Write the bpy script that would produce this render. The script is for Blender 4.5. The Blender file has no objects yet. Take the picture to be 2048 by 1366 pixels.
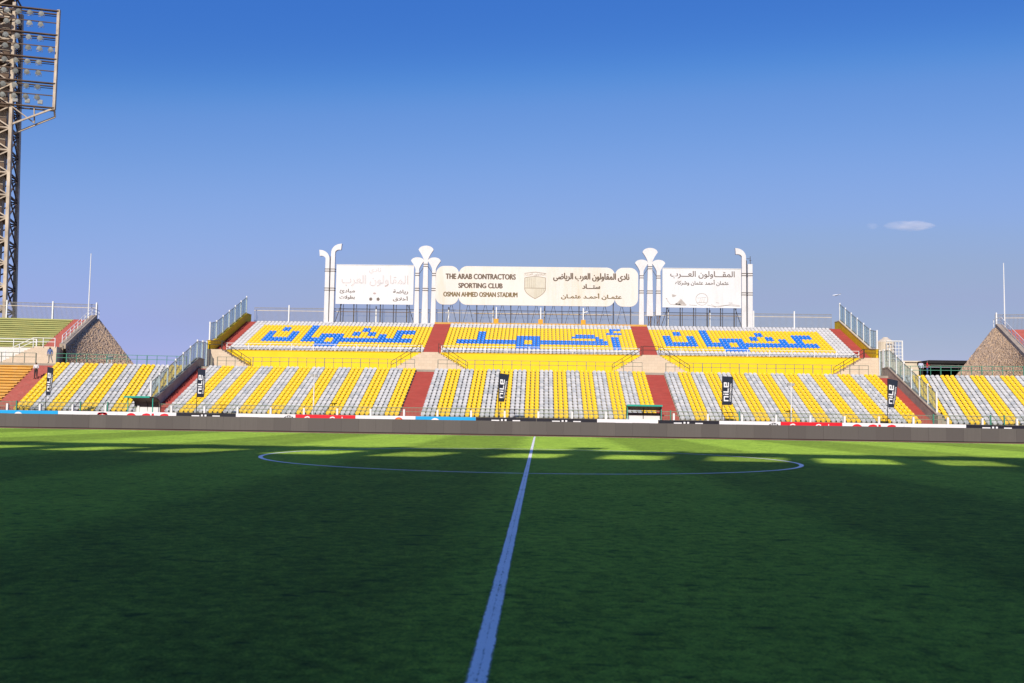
import bpy, bmesh, math, random
from mathutils import Vector, Matrix
R = math.radians
random.seed(7)
scene = bpy.context.scene
COL = scene.collection

# ------------------------------------------------------------------ camera
cam_d = bpy.data.cameras.new('camera')
cam_d.sensor_width = 36.0
cam_d.lens = 35.0
cam_d.clip_start = 0.1
cam_d.clip_end = 20000
cam_d.dof.use_dof = True
cam_d.dof.focus_distance = 95.0
cam_d.dof.aperture_fstop = 2.8
cam = bpy.data.objects.new('camera', cam_d)
COL.objects.link(cam)
YAW, PITCH, ROLL = 0.0291, 0.0730, 0.0151
fw = Vector((-math.sin(YAW) * math.cos(PITCH), math.cos(YAW) * math.cos(PITCH), math.sin(PITCH)))
rt = Vector((math.cos(YAW), math.sin(YAW), 0))
up = rt.cross(fw)
r2 = math.cos(ROLL) * rt + math.sin(ROLL) * up
u2 = -math.sin(ROLL) * rt + math.cos(ROLL) * up
CAM = Vector((0.339, -34.81, 1.52))
M = Matrix((r2, u2, -fw)).transposed().to_4x4()
M.translation = CAM
cam.matrix_world = M
scene.camera = cam

# ------------------------------------------------------------------ sky, sun, exposure
SUN_EL, SUN_AZ = 29.0, 12.0          # degrees; azimuth = how far left of straight behind the camera
world = bpy.data.worlds.new('World')
scene.world = world
world.use_nodes = True
wn, wl = world.node_tree.nodes, world.node_tree.links
sky = wn.new('ShaderNodeTexSky')
sky.sky_type = 'NISHITA'
sky.sun_disc = False
sky.sun_elevation = R(SUN_EL)
sky.sun_rotation = R(180 + SUN_AZ)
sky.altitude = 0
sky.air_density = 1.0
sky.dust_density = 0.4
sky.ozone_density = 3.0
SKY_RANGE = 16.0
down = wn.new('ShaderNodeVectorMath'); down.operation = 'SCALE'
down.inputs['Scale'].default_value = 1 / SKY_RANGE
grade = wn.new('ShaderNodeRGBCurve')           # sky colour grade, the same in every direction; dark end lifted for added ambient light
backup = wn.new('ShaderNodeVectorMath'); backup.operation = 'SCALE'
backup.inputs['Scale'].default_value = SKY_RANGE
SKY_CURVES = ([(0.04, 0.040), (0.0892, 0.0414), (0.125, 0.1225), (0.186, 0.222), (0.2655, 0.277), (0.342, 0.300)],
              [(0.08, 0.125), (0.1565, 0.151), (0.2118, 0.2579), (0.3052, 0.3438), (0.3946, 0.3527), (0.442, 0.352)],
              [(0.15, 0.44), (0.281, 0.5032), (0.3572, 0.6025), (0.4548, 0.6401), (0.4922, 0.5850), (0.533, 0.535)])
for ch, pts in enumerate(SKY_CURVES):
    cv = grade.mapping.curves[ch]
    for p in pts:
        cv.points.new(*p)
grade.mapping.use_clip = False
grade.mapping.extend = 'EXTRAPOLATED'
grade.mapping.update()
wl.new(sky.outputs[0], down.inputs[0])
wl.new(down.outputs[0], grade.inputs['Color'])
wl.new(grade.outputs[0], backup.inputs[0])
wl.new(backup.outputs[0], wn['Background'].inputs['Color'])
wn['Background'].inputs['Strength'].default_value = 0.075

sun_d = bpy.data.lights.new('sun', 'SUN')
sun_d.energy = 4.6
sun_d.angle = R(0.53)
sun_d.color = (1.0, 0.93, 0.82)
sun = bpy.data.objects.new('sun', sun_d)
COL.objects.link(sun)
to_sun = Vector((-math.sin(R(SUN_AZ)) * math.cos(R(SUN_EL)), -math.cos(R(SUN_AZ)) * math.cos(R(SUN_EL)), math.sin(R(SUN_EL))))
sun.rotation_euler = to_sun.to_track_quat('Z', 'Y').to_euler()
sun.location = (0, -60, 60)

vs = scene.view_settings
vs.view_transform = 'Standard'
vs.look = 'None'
vs.exposure = 0.0
vs.gamma = 1.0
scene.cycles.max_bounces = 6
scene.cycles.diffuse_bounces = 3
scene.cycles.volume_bounces = 3
scene.cycles.transparent_max_bounces = 24
scene.cycles.use_denoising = True


# ------------------------------------------------------------------ materials
def new_mat(name):
    m = bpy.data.materials.new(name)
    m.use_nodes = True
    nt = m.node_tree
    return m, nt.nodes, nt.links, nt.nodes['Principled BSDF']


def coords(N, L, scale=(1, 1, 1), kind='Object'):
    tc = N.new('ShaderNodeTexCoord')
    mp = N.new('ShaderNodeMapping')
    mp.inputs['Scale'].default_value = scale
    L.new(tc.outputs[kind], mp.inputs['Vector'])
    return mp.outputs[0]


def world_pos(N, L, scale=(1, 1, 1)):
    g = N.new('ShaderNodeNewGeometry')
    mp = N.new('ShaderNodeMapping')
    mp.inputs['Scale'].default_value = scale
    L.new(g.outputs['Position'], mp.inputs['Vector'])
    return mp.outputs[0]


def noise(N, L, vec, scale, detail=4, rough=0.6):
    n = N.new('ShaderNodeTexNoise')
    n.inputs['Scale'].default_value = scale
    n.inputs['Detail'].default_value = detail
    n.inputs['Roughness'].default_value = rough
    L.new(vec, n.inputs['Vector'])
    return n.outputs['Fac']


def ramp(N, L, fac, stops):
    r = N.new('ShaderNodeValToRGB')
    e = r.color_ramp.elements
    while len(e) > 1:
        e.remove(e[-1])
    e[0].position, e[0].color = stops[0][0], (*stops[0][1], 1)
    for p, c in stops[1:]:
        k = e.new(p)
        k.color = (*c, 1)
    L.new(fac, r.inputs['Fac'])
    return r.outputs['Color']


def mixc(N, L, fac, a, b, mode='MIX'):
    m = N.new('ShaderNodeMix')
    m.data_type = 'RGBA'
    m.blend_type = mode
    for sock, v in ((m.inputs[0], fac), (m.inputs[6], a), (m.inputs[7], b)):
        if isinstance(v, (int, float)):
            sock.default_value = v
        elif isinstance(v, tuple):
            sock.default_value = (*v, 1)
        else:
            L.new(v, sock)
    return m.outputs[2]


def bump(N, L, B, h, strength, dist=0.02):
    b = N.new('ShaderNodeBump')
    b.inputs['Strength'].default_value = strength
    b.inputs['Distance'].default_value = dist
    L.new(h, b.inputs['Height'])
    L.new(b.outputs[0], B.inputs['Normal'])


def sc(c, k):
    return tuple(min(1.0, x * k) for x in c)


def basic(name, col, rough=0.6, var=0.12, scale=1.5, dirt=None, dirt_amt=0.35, metal=0.0, bmp=0.0, stretch=(1, 1, 1), spec=0.3):
    """Painted / concrete surface: base colour with patchy fading and optional dirt stains."""
    m, N, L, B = new_mat(name)
    v = world_pos(N, L, stretch)
    n1 = noise(N, L, v, scale)
    c = ramp(N, L, n1, [(0.3, sc(col, 1 - var)), (0.7, sc(col, 1 + var))])
    if dirt:
        n2 = noise(N, L, world_pos(N, L, (stretch[0] * 1.3, stretch[1], stretch[2] * 0.5)), scale * 2.3, 6, 0.7)
        f = N.new('ShaderNodeMapRange')
        f.inputs[1].default_value, f.inputs[2].default_value = 0.5, 0.75
        f.inputs[3].default_value, f.inputs[4].default_value = 0.0, dirt_amt
        L.new(n2, f.inputs[0])
        c = mixc(N, L, f.outputs[0], c, dirt)
    L.new(c, B.inputs['Base Color'])
    B.inputs['Roughness'].default_value = rough
    B.inputs['Metallic'].default_value = metal
    B.inputs['Specular IOR Level'].default_value = spec
    if bmp:
        bump(N, L, B, noise(N, L, v, scale * 12, 5), bmp)
    return m


def seat_mat(name, col, faded, rough, spread):
    """Moulded plastic: every seat faded and dusty to its own degree."""
    m, N, L, B = new_mat(name)
    oi = N.new('ShaderNodeObjectInfo')
    ge = N.new('ShaderNodeNewGeometry')
    ad = N.new('ShaderNodeMath'); ad.operation = 'ADD'
    L.new(oi.outputs['Random'], ad.inputs[0])
    L.new(ge.outputs['Random Per Island'], ad.inputs[1])
    fr = N.new('ShaderNodeMath'); fr.operation = 'FRACT'
    L.new(ad.outputs[0], fr.inputs[0])
    pw = N.new('ShaderNodeMath'); pw.operation = 'POWER'
    pw.inputs[1].default_value = 2.2
    L.new(fr.outputs[0], pw.inputs[0])
    ml = N.new('ShaderNodeMath'); ml.operation = 'MULTIPLY'
    ml.inputs[1].default_value = spread
    L.new(pw.outputs[0], ml.inputs[0])
    c = mixc(N, L, ml.outputs[0], col, faded)
    n = noise(N, L, world_pos(N, L), 9.0, 3)
    mr = N.new('ShaderNodeMapRange')
    mr.inputs[1].default_value, mr.inputs[2].default_value = 0.45, 0.8
    mr.inputs[3].default_value, mr.inputs[4].default_value = 0.0, 0.22
    L.new(n, mr.inputs[0])
    c = mixc(N, L, mr.outputs[0], c, sc(faded, 0.8))
    L.new(c, B.inputs['Base Color'])
    B.inputs['Roughness'].default_value = rough
    B.inputs['Specular IOR Level'].default_value = 0.3
    return m


def make_grass():
    m, N, L, B = new_mat('pitch_grass')
    v = world_pos(N, L)
    big = noise(N, L, world_pos(N, L, (0.09, 0.16, 1)), 1.0, 3)
    mid = noise(N, L, world_pos(N, L, (0.9, 0.6, 1)), 1.0, 5, 0.65)
    tuft = noise(N, L, world_pos(N, L, (6, 6, 6)), 1.0, 5, 0.7)
    blade = noise(N, L, world_pos(N, L, (60, 38, 60)), 1.0, 4, 0.7)
    c = ramp(N, L, mid, [(0.25, (0.022, 0.058, 0.006)), (0.5, (0.056, 0.108, 0.010)), (0.75, (0.125, 0.178, 0.020))])
    c = mixc(N, L, big, c, (0.050, 0.104, 0.010), 'MIX')
    # mowing bands run across the pitch, 5 m wide, very faint
    sx = N.new('ShaderNodeSeparateXYZ')
    L.new(v, sx.inputs[0])
    wv = N.new('ShaderNodeMath'); wv.operation = 'MULTIPLY_ADD'
    wv.inputs[1].default_value, wv.inputs[2].default_value = 2 * math.pi / 10.2, 0.35
    L.new(sx.outputs[0], wv.inputs[0])
    sn = N.new('ShaderNodeMath'); sn.operation = 'SINE'
    L.new(wv.outputs[0], sn.inputs[0])
    st = N.new('ShaderNodeMapRange')
    st.inputs[1].default_value, st.inputs[2].default_value = -0.25, 0.25
    st.inputs[3].default_value, st.inputs[4].default_value = 0.74, 1.16
    L.new(sn.outputs[0], st.inputs[0])
    k = N.new('ShaderNodeVectorMath'); k.operation = 'SCALE'
    L.new(c, k.inputs[0]); L.new(st.outputs[0], k.inputs['Scale'])
    tf = N.new('ShaderNodeMapRange')
    tf.inputs[1].default_value, tf.inputs[2].default_value = 0.25, 0.72
    tf.inputs[3].default_value, tf.inputs[4].default_value = 0.30, 1.8
    L.new(tuft, tf.inputs[0])
    k2 = N.new('ShaderNodeVectorMath'); k2.operation = 'SCALE'
    L.new(k.outputs[0], k2.inputs[0]); L.new(tf.outputs[0], k2.inputs['Scale'])
    bf = N.new('ShaderNodeMapRange')
    bf.inputs[1].default_value, bf.inputs[2].default_value = 0.3, 0.7
    bf.inputs[3].default_value, bf.inputs[4].default_value = 0.40, 1.65
    L.new(blade, bf.inputs[0])
    k3 = N.new('ShaderNodeVectorMath'); k3.operation = 'SCALE'
    L.new(k2.outputs[0], k3.inputs[0]); L.new(bf.outputs[0], k3.inputs['Scale'])
    dry = N.new('ShaderNodeMapRange')
    dry.inputs[1].default_value, dry.inputs[2].default_value = 0.6, 0.8
    dry.inputs[3].default_value, dry.inputs[4].default_value = 0.0, 0.45
    L.new(noise(N, L, world_pos(N, L, (0.5, 0.9, 1)), 1.0, 5, 0.7), dry.inputs[0])
    c = mixc(N, L, dry.outputs[0], k3.outputs[0], (0.17, 0.18, 0.045))
    # scuffs and divots left by studs, drawn out across the line of play
    dvt = N.new('ShaderNodeMapRange')
    dvt.inputs[1].default_value, dvt.inputs[2].default_value = 0.61, 0.70
    dvt.inputs[3].default_value, dvt.inputs[4].default_value = 0.0, 0.75
    L.new(noise(N, L, world_pos(N, L, (2.2, 4.5, 1)), 1.0, 3, 0.55), dvt.inputs[0])
    c = mixc(N, L, dvt.outputs[0], c, (0.022, 0.045, 0.009))
    L.new(c, B.inputs['Base Color'])
    B.inputs['Roughness'].default_value = 0.95
    B.inputs['Specular IOR Level'].default_value = 0.1
    sw = N.new('ShaderNodeMath'); sw.operation = 'MULTIPLY'          # longer tufts catch more light than worn spots
    L.new(tf.outputs[0], sw.inputs[0]); L.new(bf.outputs[0], sw.inputs[1])
    sw2 = N.new('ShaderNodeMath'); sw2.operation = 'MULTIPLY'
    L.new(sw.outputs[0], sw2.inputs[0]); L.new(st.outputs[0], sw2.inputs[1])
    md = N.new('ShaderNodeMapRange')
    md.inputs[1].default_value, md.inputs[2].default_value = 0.25, 0.75
    md.inputs[3].default_value, md.inputs[4].default_value = 0.74, 1.26
    L.new(mid, md.inputs[0])
    sw3 = N.new('ShaderNodeMath'); sw3.operation = 'MULTIPLY'
    L.new(sw2.outputs[0], sw3.inputs[0]); L.new(md.outputs[0], sw3.inputs[1])
    dd = N.new('ShaderNodeMath'); dd.operation = 'SUBTRACT'; dd.inputs[0].default_value = 1.0
    L.new(dvt.outputs[0], dd.inputs[1])
    sw4 = N.new('ShaderNodeMath'); sw4.operation = 'MULTIPLY'
    L.new(sw3.outputs[0], sw4.inputs[0]); L.new(dd.outputs[0], sw4.inputs[1])
    sw5 = N.new('ShaderNodeMath'); sw5.operation = 'MULTIPLY'; sw5.inputs[1].default_value = 0.48; sw5.use_clamp = True
    L.new(sw4.outputs[0], sw5.inputs[0])
    L.new(sw5.outputs[0], B.inputs['Sheen Weight'])
    B.inputs['Sheen Roughness'].default_value = 0.5
    B.inputs['Sheen Tint'].default_value = (0.68, 1.0, 0.13, 1)
    h = N.new('ShaderNodeMath'); h.operation = 'ADD'
    L.new(tuft, h.inputs[0]); L.new(blade, h.inputs[1])
    bump(N, L, B, h.outputs[0], 0.6, 0.03)
    return m


def make_line_paint(solid=False):
    m, N, L, B = new_mat('pitch_line_paint')
    out = N['Material Output']
    B.inputs['Base Color'].default_value = (0.92, 0.89, 0.85, 1)
    B.inputs['Sheen Weight'].default_value = 0.75        # painted blades catch light like the turf around them
    B.inputs['Sheen Roughness'].default_value = 0.5
    B.inputs['Sheen Tint'].default_value = (1.0, 0.97, 0.92, 1)
    B.inputs['Roughness'].default_value = 0.9
    tr = N.new('ShaderNodeBsdfTransparent')
    n1 = noise(N, L, world_pos(N, L, (40, 14, 1)), 1.0, 5, 0.75)
    n2 = noise(N, L, world_pos(N, L, (0.5, 1.4, 1)), 1.0, 3)
    a = N.new('ShaderNodeMath'); a.operation = 'MULTIPLY_ADD'
    a.inputs[1].default_value = 0.55
    L.new(n2, a.inputs[0]); L.new(n1, a.inputs[2])
    # the halfway line has a thin seam down its middle and ragged edges
    g = N.new('ShaderNodeNewGeometry')
    sx = N.new('ShaderNodeSeparateXYZ'); L.new(g.outputs['Position'], sx.inputs[0])
    ab = N.new('ShaderNodeMath'); ab.operation = 'ABSOLUTE'; L.new(sx.outputs[0], ab.inputs[0])
    prof = N.new('ShaderNodeValToRGB')
    el = prof.color_ramp.elements
    el[0].position, el[0].color = 0.0, (.13, .13, .13, 1)
    el[1].position, el[1].color = 0.011 / .07, (0, 0, 0, 1)
    for p_, v_ in ((.048 / .07, 0.0), (.066 / .07, .34), (.99, .38), (1.0, 0.0)):
        k = el.new(p_); k.color = (v_, v_, v_, 1)
    dv = N.new('ShaderNodeMath'); dv.operation = 'DIVIDE'; dv.inputs[1].default_value = .07
    L.new(ab.outputs[0], dv.inputs[0]); L.new(dv.outputs[0], prof.inputs['Fac'])
    a0 = a
    a = N.new('ShaderNodeMath'); a.operation = 'SUBTRACT'
    L.new(a0.outputs[0], a.inputs[0]); L.new(prof.outputs['Color'], a.inputs[1])
    mr = N.new('ShaderNodeMapRange')
    mr.inputs[1].default_value, mr.inputs[2].default_value = 0.54, 0.70
    mr.inputs[3].default_value, mr.inputs[4].default_value = 0.85 if solid else 0.12, 1.0
    L.new(a.outputs[0], mr.inputs[0])
    mx = N.new('ShaderNodeMixShader')
    L.new(mr.outputs[0], mx.inputs[0]); L.new(tr.outputs[0], mx.inputs[1]); L.new(B.outputs[0], mx.inputs[2])
    L.new(mx.outputs[0], out.inputs['Surface'])
    return m


def make_glass(name, tint, fac):
    m, N, L, B = new_mat(name)
    out = N['Material Output']
    tr = N.new('ShaderNodeBsdfTransparent')
    tr.inputs[0].default_value = (*tint, 1)
    B.inputs['Base Color'].default_value = (0.50, 0.60, 0.63, 1)
    B.inputs['Roughness'].default_value = 0.25
    mx = N.new('ShaderNodeMixShader')
    mr = N.new('ShaderNodeMapRange')
    mr.inputs[1].default_value, mr.inputs[2].default_value = 0.3, 0.7
    mr.inputs[3].default_value, mr.inputs[4].default_value = fac * 0.7, fac * 1.3
    L.new(noise(N, L, world_pos(N, L, (1, 1.6, 0.4)), 1.2, 3), mr.inputs[0])
    L.new(mr.outputs[0], mx.inputs[0])
    L.new(tr.outputs[0], mx.inputs[1]); L.new(B.outputs[0], mx.inputs[2])
    L.new(mx.outputs[0], out.inputs['Surface'])
    return m


def make_brick(name, c1, c2, mortar, sx, sz, rot=0.0):
    m, N, L, B = new_mat(name)
    g = N.new('ShaderNodeNewGeometry')
    sp = N.new('ShaderNodeSeparateXYZ'); L.new(g.outputs['Position'], sp.inputs[0])
    cb = N.new('ShaderNodeCombineXYZ')
    L.new(sp.outputs[0], cb.inputs[0]); L.new(sp.outputs[2], cb.inputs[1])
    br = N.new('ShaderNodeTexBrick')
    br.inputs['Color1'].default_value = (*c1, 1)
    br.inputs['Color2'].default_value = (*c2, 1)
    br.inputs['Mortar'].default_value = (*mortar, 1)
    br.inputs['Scale'].default_value = 1.0
    br.inputs['Brick Width'].default_value = sx
    br.inputs['Row Height'].default_value = sz
    br.inputs['Mortar Size'].default_value = 0.012
    L.new(cb.outputs[0], br.inputs['Vector'])
    n = noise(N, L, world_pos(N, L), 2.0, 5)
    c = mixc(N, L, n, br.outputs['Color'], sc(c1, 0.75), 'MIX')
    c2_ = mixc(N, L, 0.55, br.outputs['Color'], c)
    L.new(c2_, B.inputs['Base Color'])
    B.inputs['Roughness'].default_value = 0.85
    return m


def make_stone():
    m, N, L, B = new_mat('rough_stone')
    v = world_pos(N, L, (1, 1, 1))
    vo = N.new('ShaderNodeTexVoronoi')
    vo.inputs['Scale'].default_value = 5.5
    L.new(v, vo.inputs['Vector'])
    n = noise(N, L, v, 0.8, 5)
    c = ramp(N, L, vo.outputs['Distance'], [(0.05, (0.62, 0.44, 0.295)), (0.42, (0.54, 0.38, 0.25)), (0.72, (0.24, 0.16, 0.10))])
    c = mixc(N, L, n, c, (0.48, 0.34, 0.225))
    L.new(c, B.inputs['Base Color'])
    B.inputs['Roughness'].default_value = 0.95
    inv = N.new('ShaderNodeMath'); inv.operation = 'SUBTRACT'
    inv.inputs[0].default_value = 1.0
    L.new(vo.outputs['Distance'], inv.inputs[1])
    bump(N, L, B, inv.outputs[0], 0.8, 0.12)
    return m


def make_led():
    m, N, L, B = new_mat('led_panel_face')
    oi = N.new('ShaderNodeObjectInfo')
    c = ramp(N, L, oi.outputs['Random'], [(0.0, (0.088, 0.076, 0.070)), (0.35, (0.104, 0.094, 0.086)), (0.7, (0.118, 0.105, 0.094)), (1.0, (0.135, 0.122, 0.108))])
    w = noise(N, L, world_pos(N, L, (9, 1, 0.6)), 1.0, 3)
    c = mixc(N, L, w, c, (0.10, 0.088, 0.080))
    L.new(c, B.inputs['Base Color'])
    B.inputs['Roughness'].default_value = 0.55
    B.inputs['Specular IOR Level'].default_value = 0.25
    return m


MAT = {
    'grass': make_grass(),
    'paint': make_line_paint(),
    'paint_solid': make_line_paint(True),
    'yellow_seat': seat_mat('yellow_seat_plastic', (0.78, 0.49, 0.002), (0.74, 0.48, 0.02), 0.45, 0.6),
    'grey_seat': seat_mat('grey_white_seat_plastic', (0.51, 0.50, 0.495), (0.31, 0.33, 0.35), 0.5, 0.85),
    'white_seat': seat_mat('white_seat_plastic', (0.54, 0.52, 0.52), (0.42, 0.42, 0.42), 0.5, 0.7),
    'blue_seat': seat_mat('blue_seat_plastic', (0.004, 0.14, 0.58), (0.012, 0.20, 0.66), 0.3, 0.6),
    'ground': basic('dry_ground', (0.30, 0.23, 0.16), 0.95, 0.2, 0.2, (0.20, 0.15, 0.10), 0.5),
    'track': basic('red_clay_track', (0.28, 0.12, 0.075), 0.95, 0.15, 0.4, (0.20, 0.13, 0.09), 0.5),
    'concrete': basic('terrace_concrete', (0.34, 0.30, 0.24), 0.9, 0.15, 0.8, (0.17, 0.15, 0.12), 0.5),
    'wall_concrete': basic('parapet_concrete', (0.40, 0.32, 0.24), 0.9, 0.18, 0.9, (0.22, 0.17, 0.12), 0.55, bmp=0.3),
    'yellow_wall': basic('yellow_wall_paint', (0.84, 0.58, 0.004), 0.6, 0.05, 0.5, (0.70, 0.46, 0.02), 0.25),
    'mustard': basic('mustard_parapet_paint', (0.76, 0.48, 0.008), 0.7, 0.10, 0.8, (0.42, 0.26, 0.02), 0.35),
    'red': basic('red_stair_paint', (0.36, 0.062, 0.050), 0.8, 0.12, 1.6, (0.36, 0.11, 0.085), 0.5, stretch=(.5, 1, 3)),
    'red_faded': basic('faded_red_stair_paint', (0.40, 0.105, 0.085), 0.8, 0.12, 1.6, (0.48, 0.22, 0.17), 0.5),
    'orange': basic('worn_orange_terrace_paint', (0.62, 0.34, 0.075), 0.85, 0.12, 1.2, (0.60, 0.43, 0.22), 0.7, stretch=(0.4, 1, 1)),
    'green_terrace': basic('worn_green_terrace_paint', (0.40, 0.39, 0.15), 0.85, 0.14, 1.0, (0.24, 0.33, 0.15), 0.7, stretch=(0.4, 1, 1)),
    'cream': make_brick('cream_stone_blocks', (0.74, 0.58, 0.42), (0.66, 0.51, 0.36), (0.56, 0.43, 0.30), 0.6, 0.3),
    'white_wall': basic('whitewashed_wall', (0.72, 0.69, 0.64), 0.85, 0.06, 0.6, (0.55, 0.50, 0.44), 0.4),
    'white': basic('white_paint', (0.78, 0.77, 0.74), 0.5, 0.05, 1.2, (0.60, 0.56, 0.50), 0.3),
    'pillar': basic('white_column_cladding', (0.70, 0.675, 0.665), 0.5, 0.05, 0.8, (0.52, 0.46, 0.41), 0.4),
    'sign_white': basic('faded_white_sign', (0.72, 0.71, 0.705), 0.55, 0.04, 0.3, (0.58, 0.53, 0.47), 0.45, stretch=(1, 1, 0.3)),
    'sign_cream': basic('faded_cream_sign', (0.73, 0.68, 0.615), 0.55, 0.05, 0.25, (0.66, 0.53, 0.35), 0.6, stretch=(1, 1, 0.35)),
    'letter': basic('brown_letter_paint', (0.14, 0.095, 0.065), 0.6, 0.1),
    'letter_tan': basic('tan_letter_paint', (0.20, 0.14, 0.065), 0.6, 0.1),
    'letter_ghost': basic('sun_bleached_letter_outline', (0.46, 0.35, 0.32), 0.6, 0.05),
    'letter_dark': basic('dark_letter_paint', (0.16, 0.12, 0.10), 0.6, 0.1),
    'print_grey': basic('faded_print', (0.46, 0.41, 0.37), 0.6, 0.25, 3.0),
    'crest_line': basic('crest_outline_paint', (0.30, 0.22, 0.15), 0.6, 0.1),
    'crest_fill': basic('crest_pale_fill', (0.62, 0.57, 0.46), 0.6, 0.05),
    'band': basic('dark_band_paint', (0.10, 0.075, 0.06), 0.6, 0.1),
    'steel_dark': basic('dark_support_steel', (0.06, 0.05, 0.045), 0.6, 0.2, 2.0),
    'steel_rust': basic('rusty_support_steel', (0.14, 0.09, 0.065), 0.75, 0.3, 2.0),
    'rail_grey': basic('grey_green_rail_paint', (0.20, 0.21, 0.16), 0.5, 0.15, 2.0),
    'rail_green': basic('green_rail_paint', (0.06, 0.24, 0.16), 0.5, 0.15, 2.0),
    'rail_black': basic('black_rail_paint', (0.022, 0.018, 0.016), 0.5, 0.1),
    'bars': basic('pale_fence_bars', (0.27, 0.25, 0.22), 0.5, 0.15, 2.0),
    'bars_cream': basic('cream_fence_rail', (0.72, 0.60, 0.42), 0.5, 0.1, 2.0),
    'bars_green': basic('green_fence_bars', (0.20, 0.25, 0.17), 0.5, 0.15, 2.0),
    'glass': make_glass('tinted_screen_glass', (0.86, 0.94, 0.93), 0.27),
    'led': make_led(),
    'led_frame': basic('dark_led_base', (0.04, 0.028, 0.026), 0.6, 0.2),
    'ad_white': basic('white_advert_sheet', (0.80, 0.79, 0.80), 0.4, 0.02),
    'ad_cyan': basic('cyan_advert_sheet', (0.012, 0.36, 0.72), 0.4, 0.03),
    'ad_red': basic('red_advert_sheet', (0.72, 0.015, 0.030), 0.4, 0.03),
    'ad_black': basic('black_advert_sheet', (0.016, 0.016, 0.024), 0.4, 0.1),
    'ad_dark': basic('charcoal_print', (0.035, 0.038, 0.045), 0.5, 0.1),
    'ad_orange': basic('orange_print', (0.75, 0.32, 0.02), 0.5, 0.05),
    'ad_green': basic('green_print', (0.04, 0.25, 0.12), 0.5, 0.05),
    'flag': basic('navy_flag_cloth', (0.016, 0.022, 0.040), 0.8, 0.15),
    'flag_print': basic('white_flag_print', (0.80, 0.80, 0.80), 0.7, 0.03),
    'teal': basic('green_dugout_edge', (0.03, 0.36, 0.26), 0.4, 0.08),
    'dugout_roof': basic('grey_brown_canopy_sheet', (0.16, 0.125, 0.10), 0.5, 0.12),
    'dugout_white': basic('white_dugout_panel', (0.74, 0.73, 0.72), 0.5, 0.04),
    'stone': make_stone(),
    'tower_steel': basic('weathered_cream_steel', (0.50, 0.41, 0.31), 0.7, 0.25, 0.7, (0.22, 0.14, 0.08), 0.8),
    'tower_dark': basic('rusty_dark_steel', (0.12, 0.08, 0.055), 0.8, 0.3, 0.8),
    'lamp_glass': basic('floodlight_lens', (0.26, 0.27, 0.25), 0.25, 0.3, 1.2, spec=0.5),
    'lamp_body': basic('floodlight_housing', (0.36, 0.35, 0.33), 0.5, 0.2),
    'skin': basic('brown_skin', (0.16, 0.085, 0.055), 0.6, 0.05),
    'hair': basic('black_hair', (0.012, 0.010, 0.009), 0.7, 0.1),
    'shirt_blue': basic('blue_shirt_cloth', (0.10, 0.15, 0.32), 0.85, 0.1, 4.0),
    'shirt_white': basic('white_shirt_cloth', (0.66, 0.62, 0.62), 0.85, 0.06, 4.0),
    'shirt_red': basic('red_shirt_cloth', (0.55, 0.025, 0.03), 0.85, 0.08, 4.0),
    'shirt_pale': basic('pale_blue_shirt_cloth', (0.52, 0.54, 0.66), 0.85, 0.06, 4.0),
    'trouser_dark': basic('dark_trouser_cloth', (0.035, 0.033, 0.035), 0.9, 0.1, 4.0),
    'trouser_grey': basic('grey_trouser_cloth', (0.26, 0.25, 0.24), 0.9, 0.1, 4.0),
    'trouser_blue': basic('blue_jeans_cloth', (0.06, 0.11, 0.22), 0.9, 0.1, 4.0),
    'shoe': basic('black_shoe_leather', (0.02, 0.018, 0.017), 0.5, 0.1),
    'building': basic('pale_plaster', (0.66, 0.56, 0.43), 0.85, 0.08, 0.6, (0.48, 0.40, 0.30), 0.4),
    'canopy_black': basic('black_shade_cloth', (0.018, 0.016, 0.016), 0.8, 0.2),
    'orange_box': basic('orange_painted_block', (0.75, 0.36, 0.03), 0.7, 0.06),
    'plane': basic('airliner_white', (0.78, 0.79, 0.82), 0.4, 0.02),
    'plane_dark': basic('airliner_engine_grey', (0.20, 0.21, 0.25), 0.4, 0.05),
    'roof_dark': basic('grandstand_roof_sheet', (0.20, 0.19, 0.18), 0.8, 0.1),
}


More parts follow.
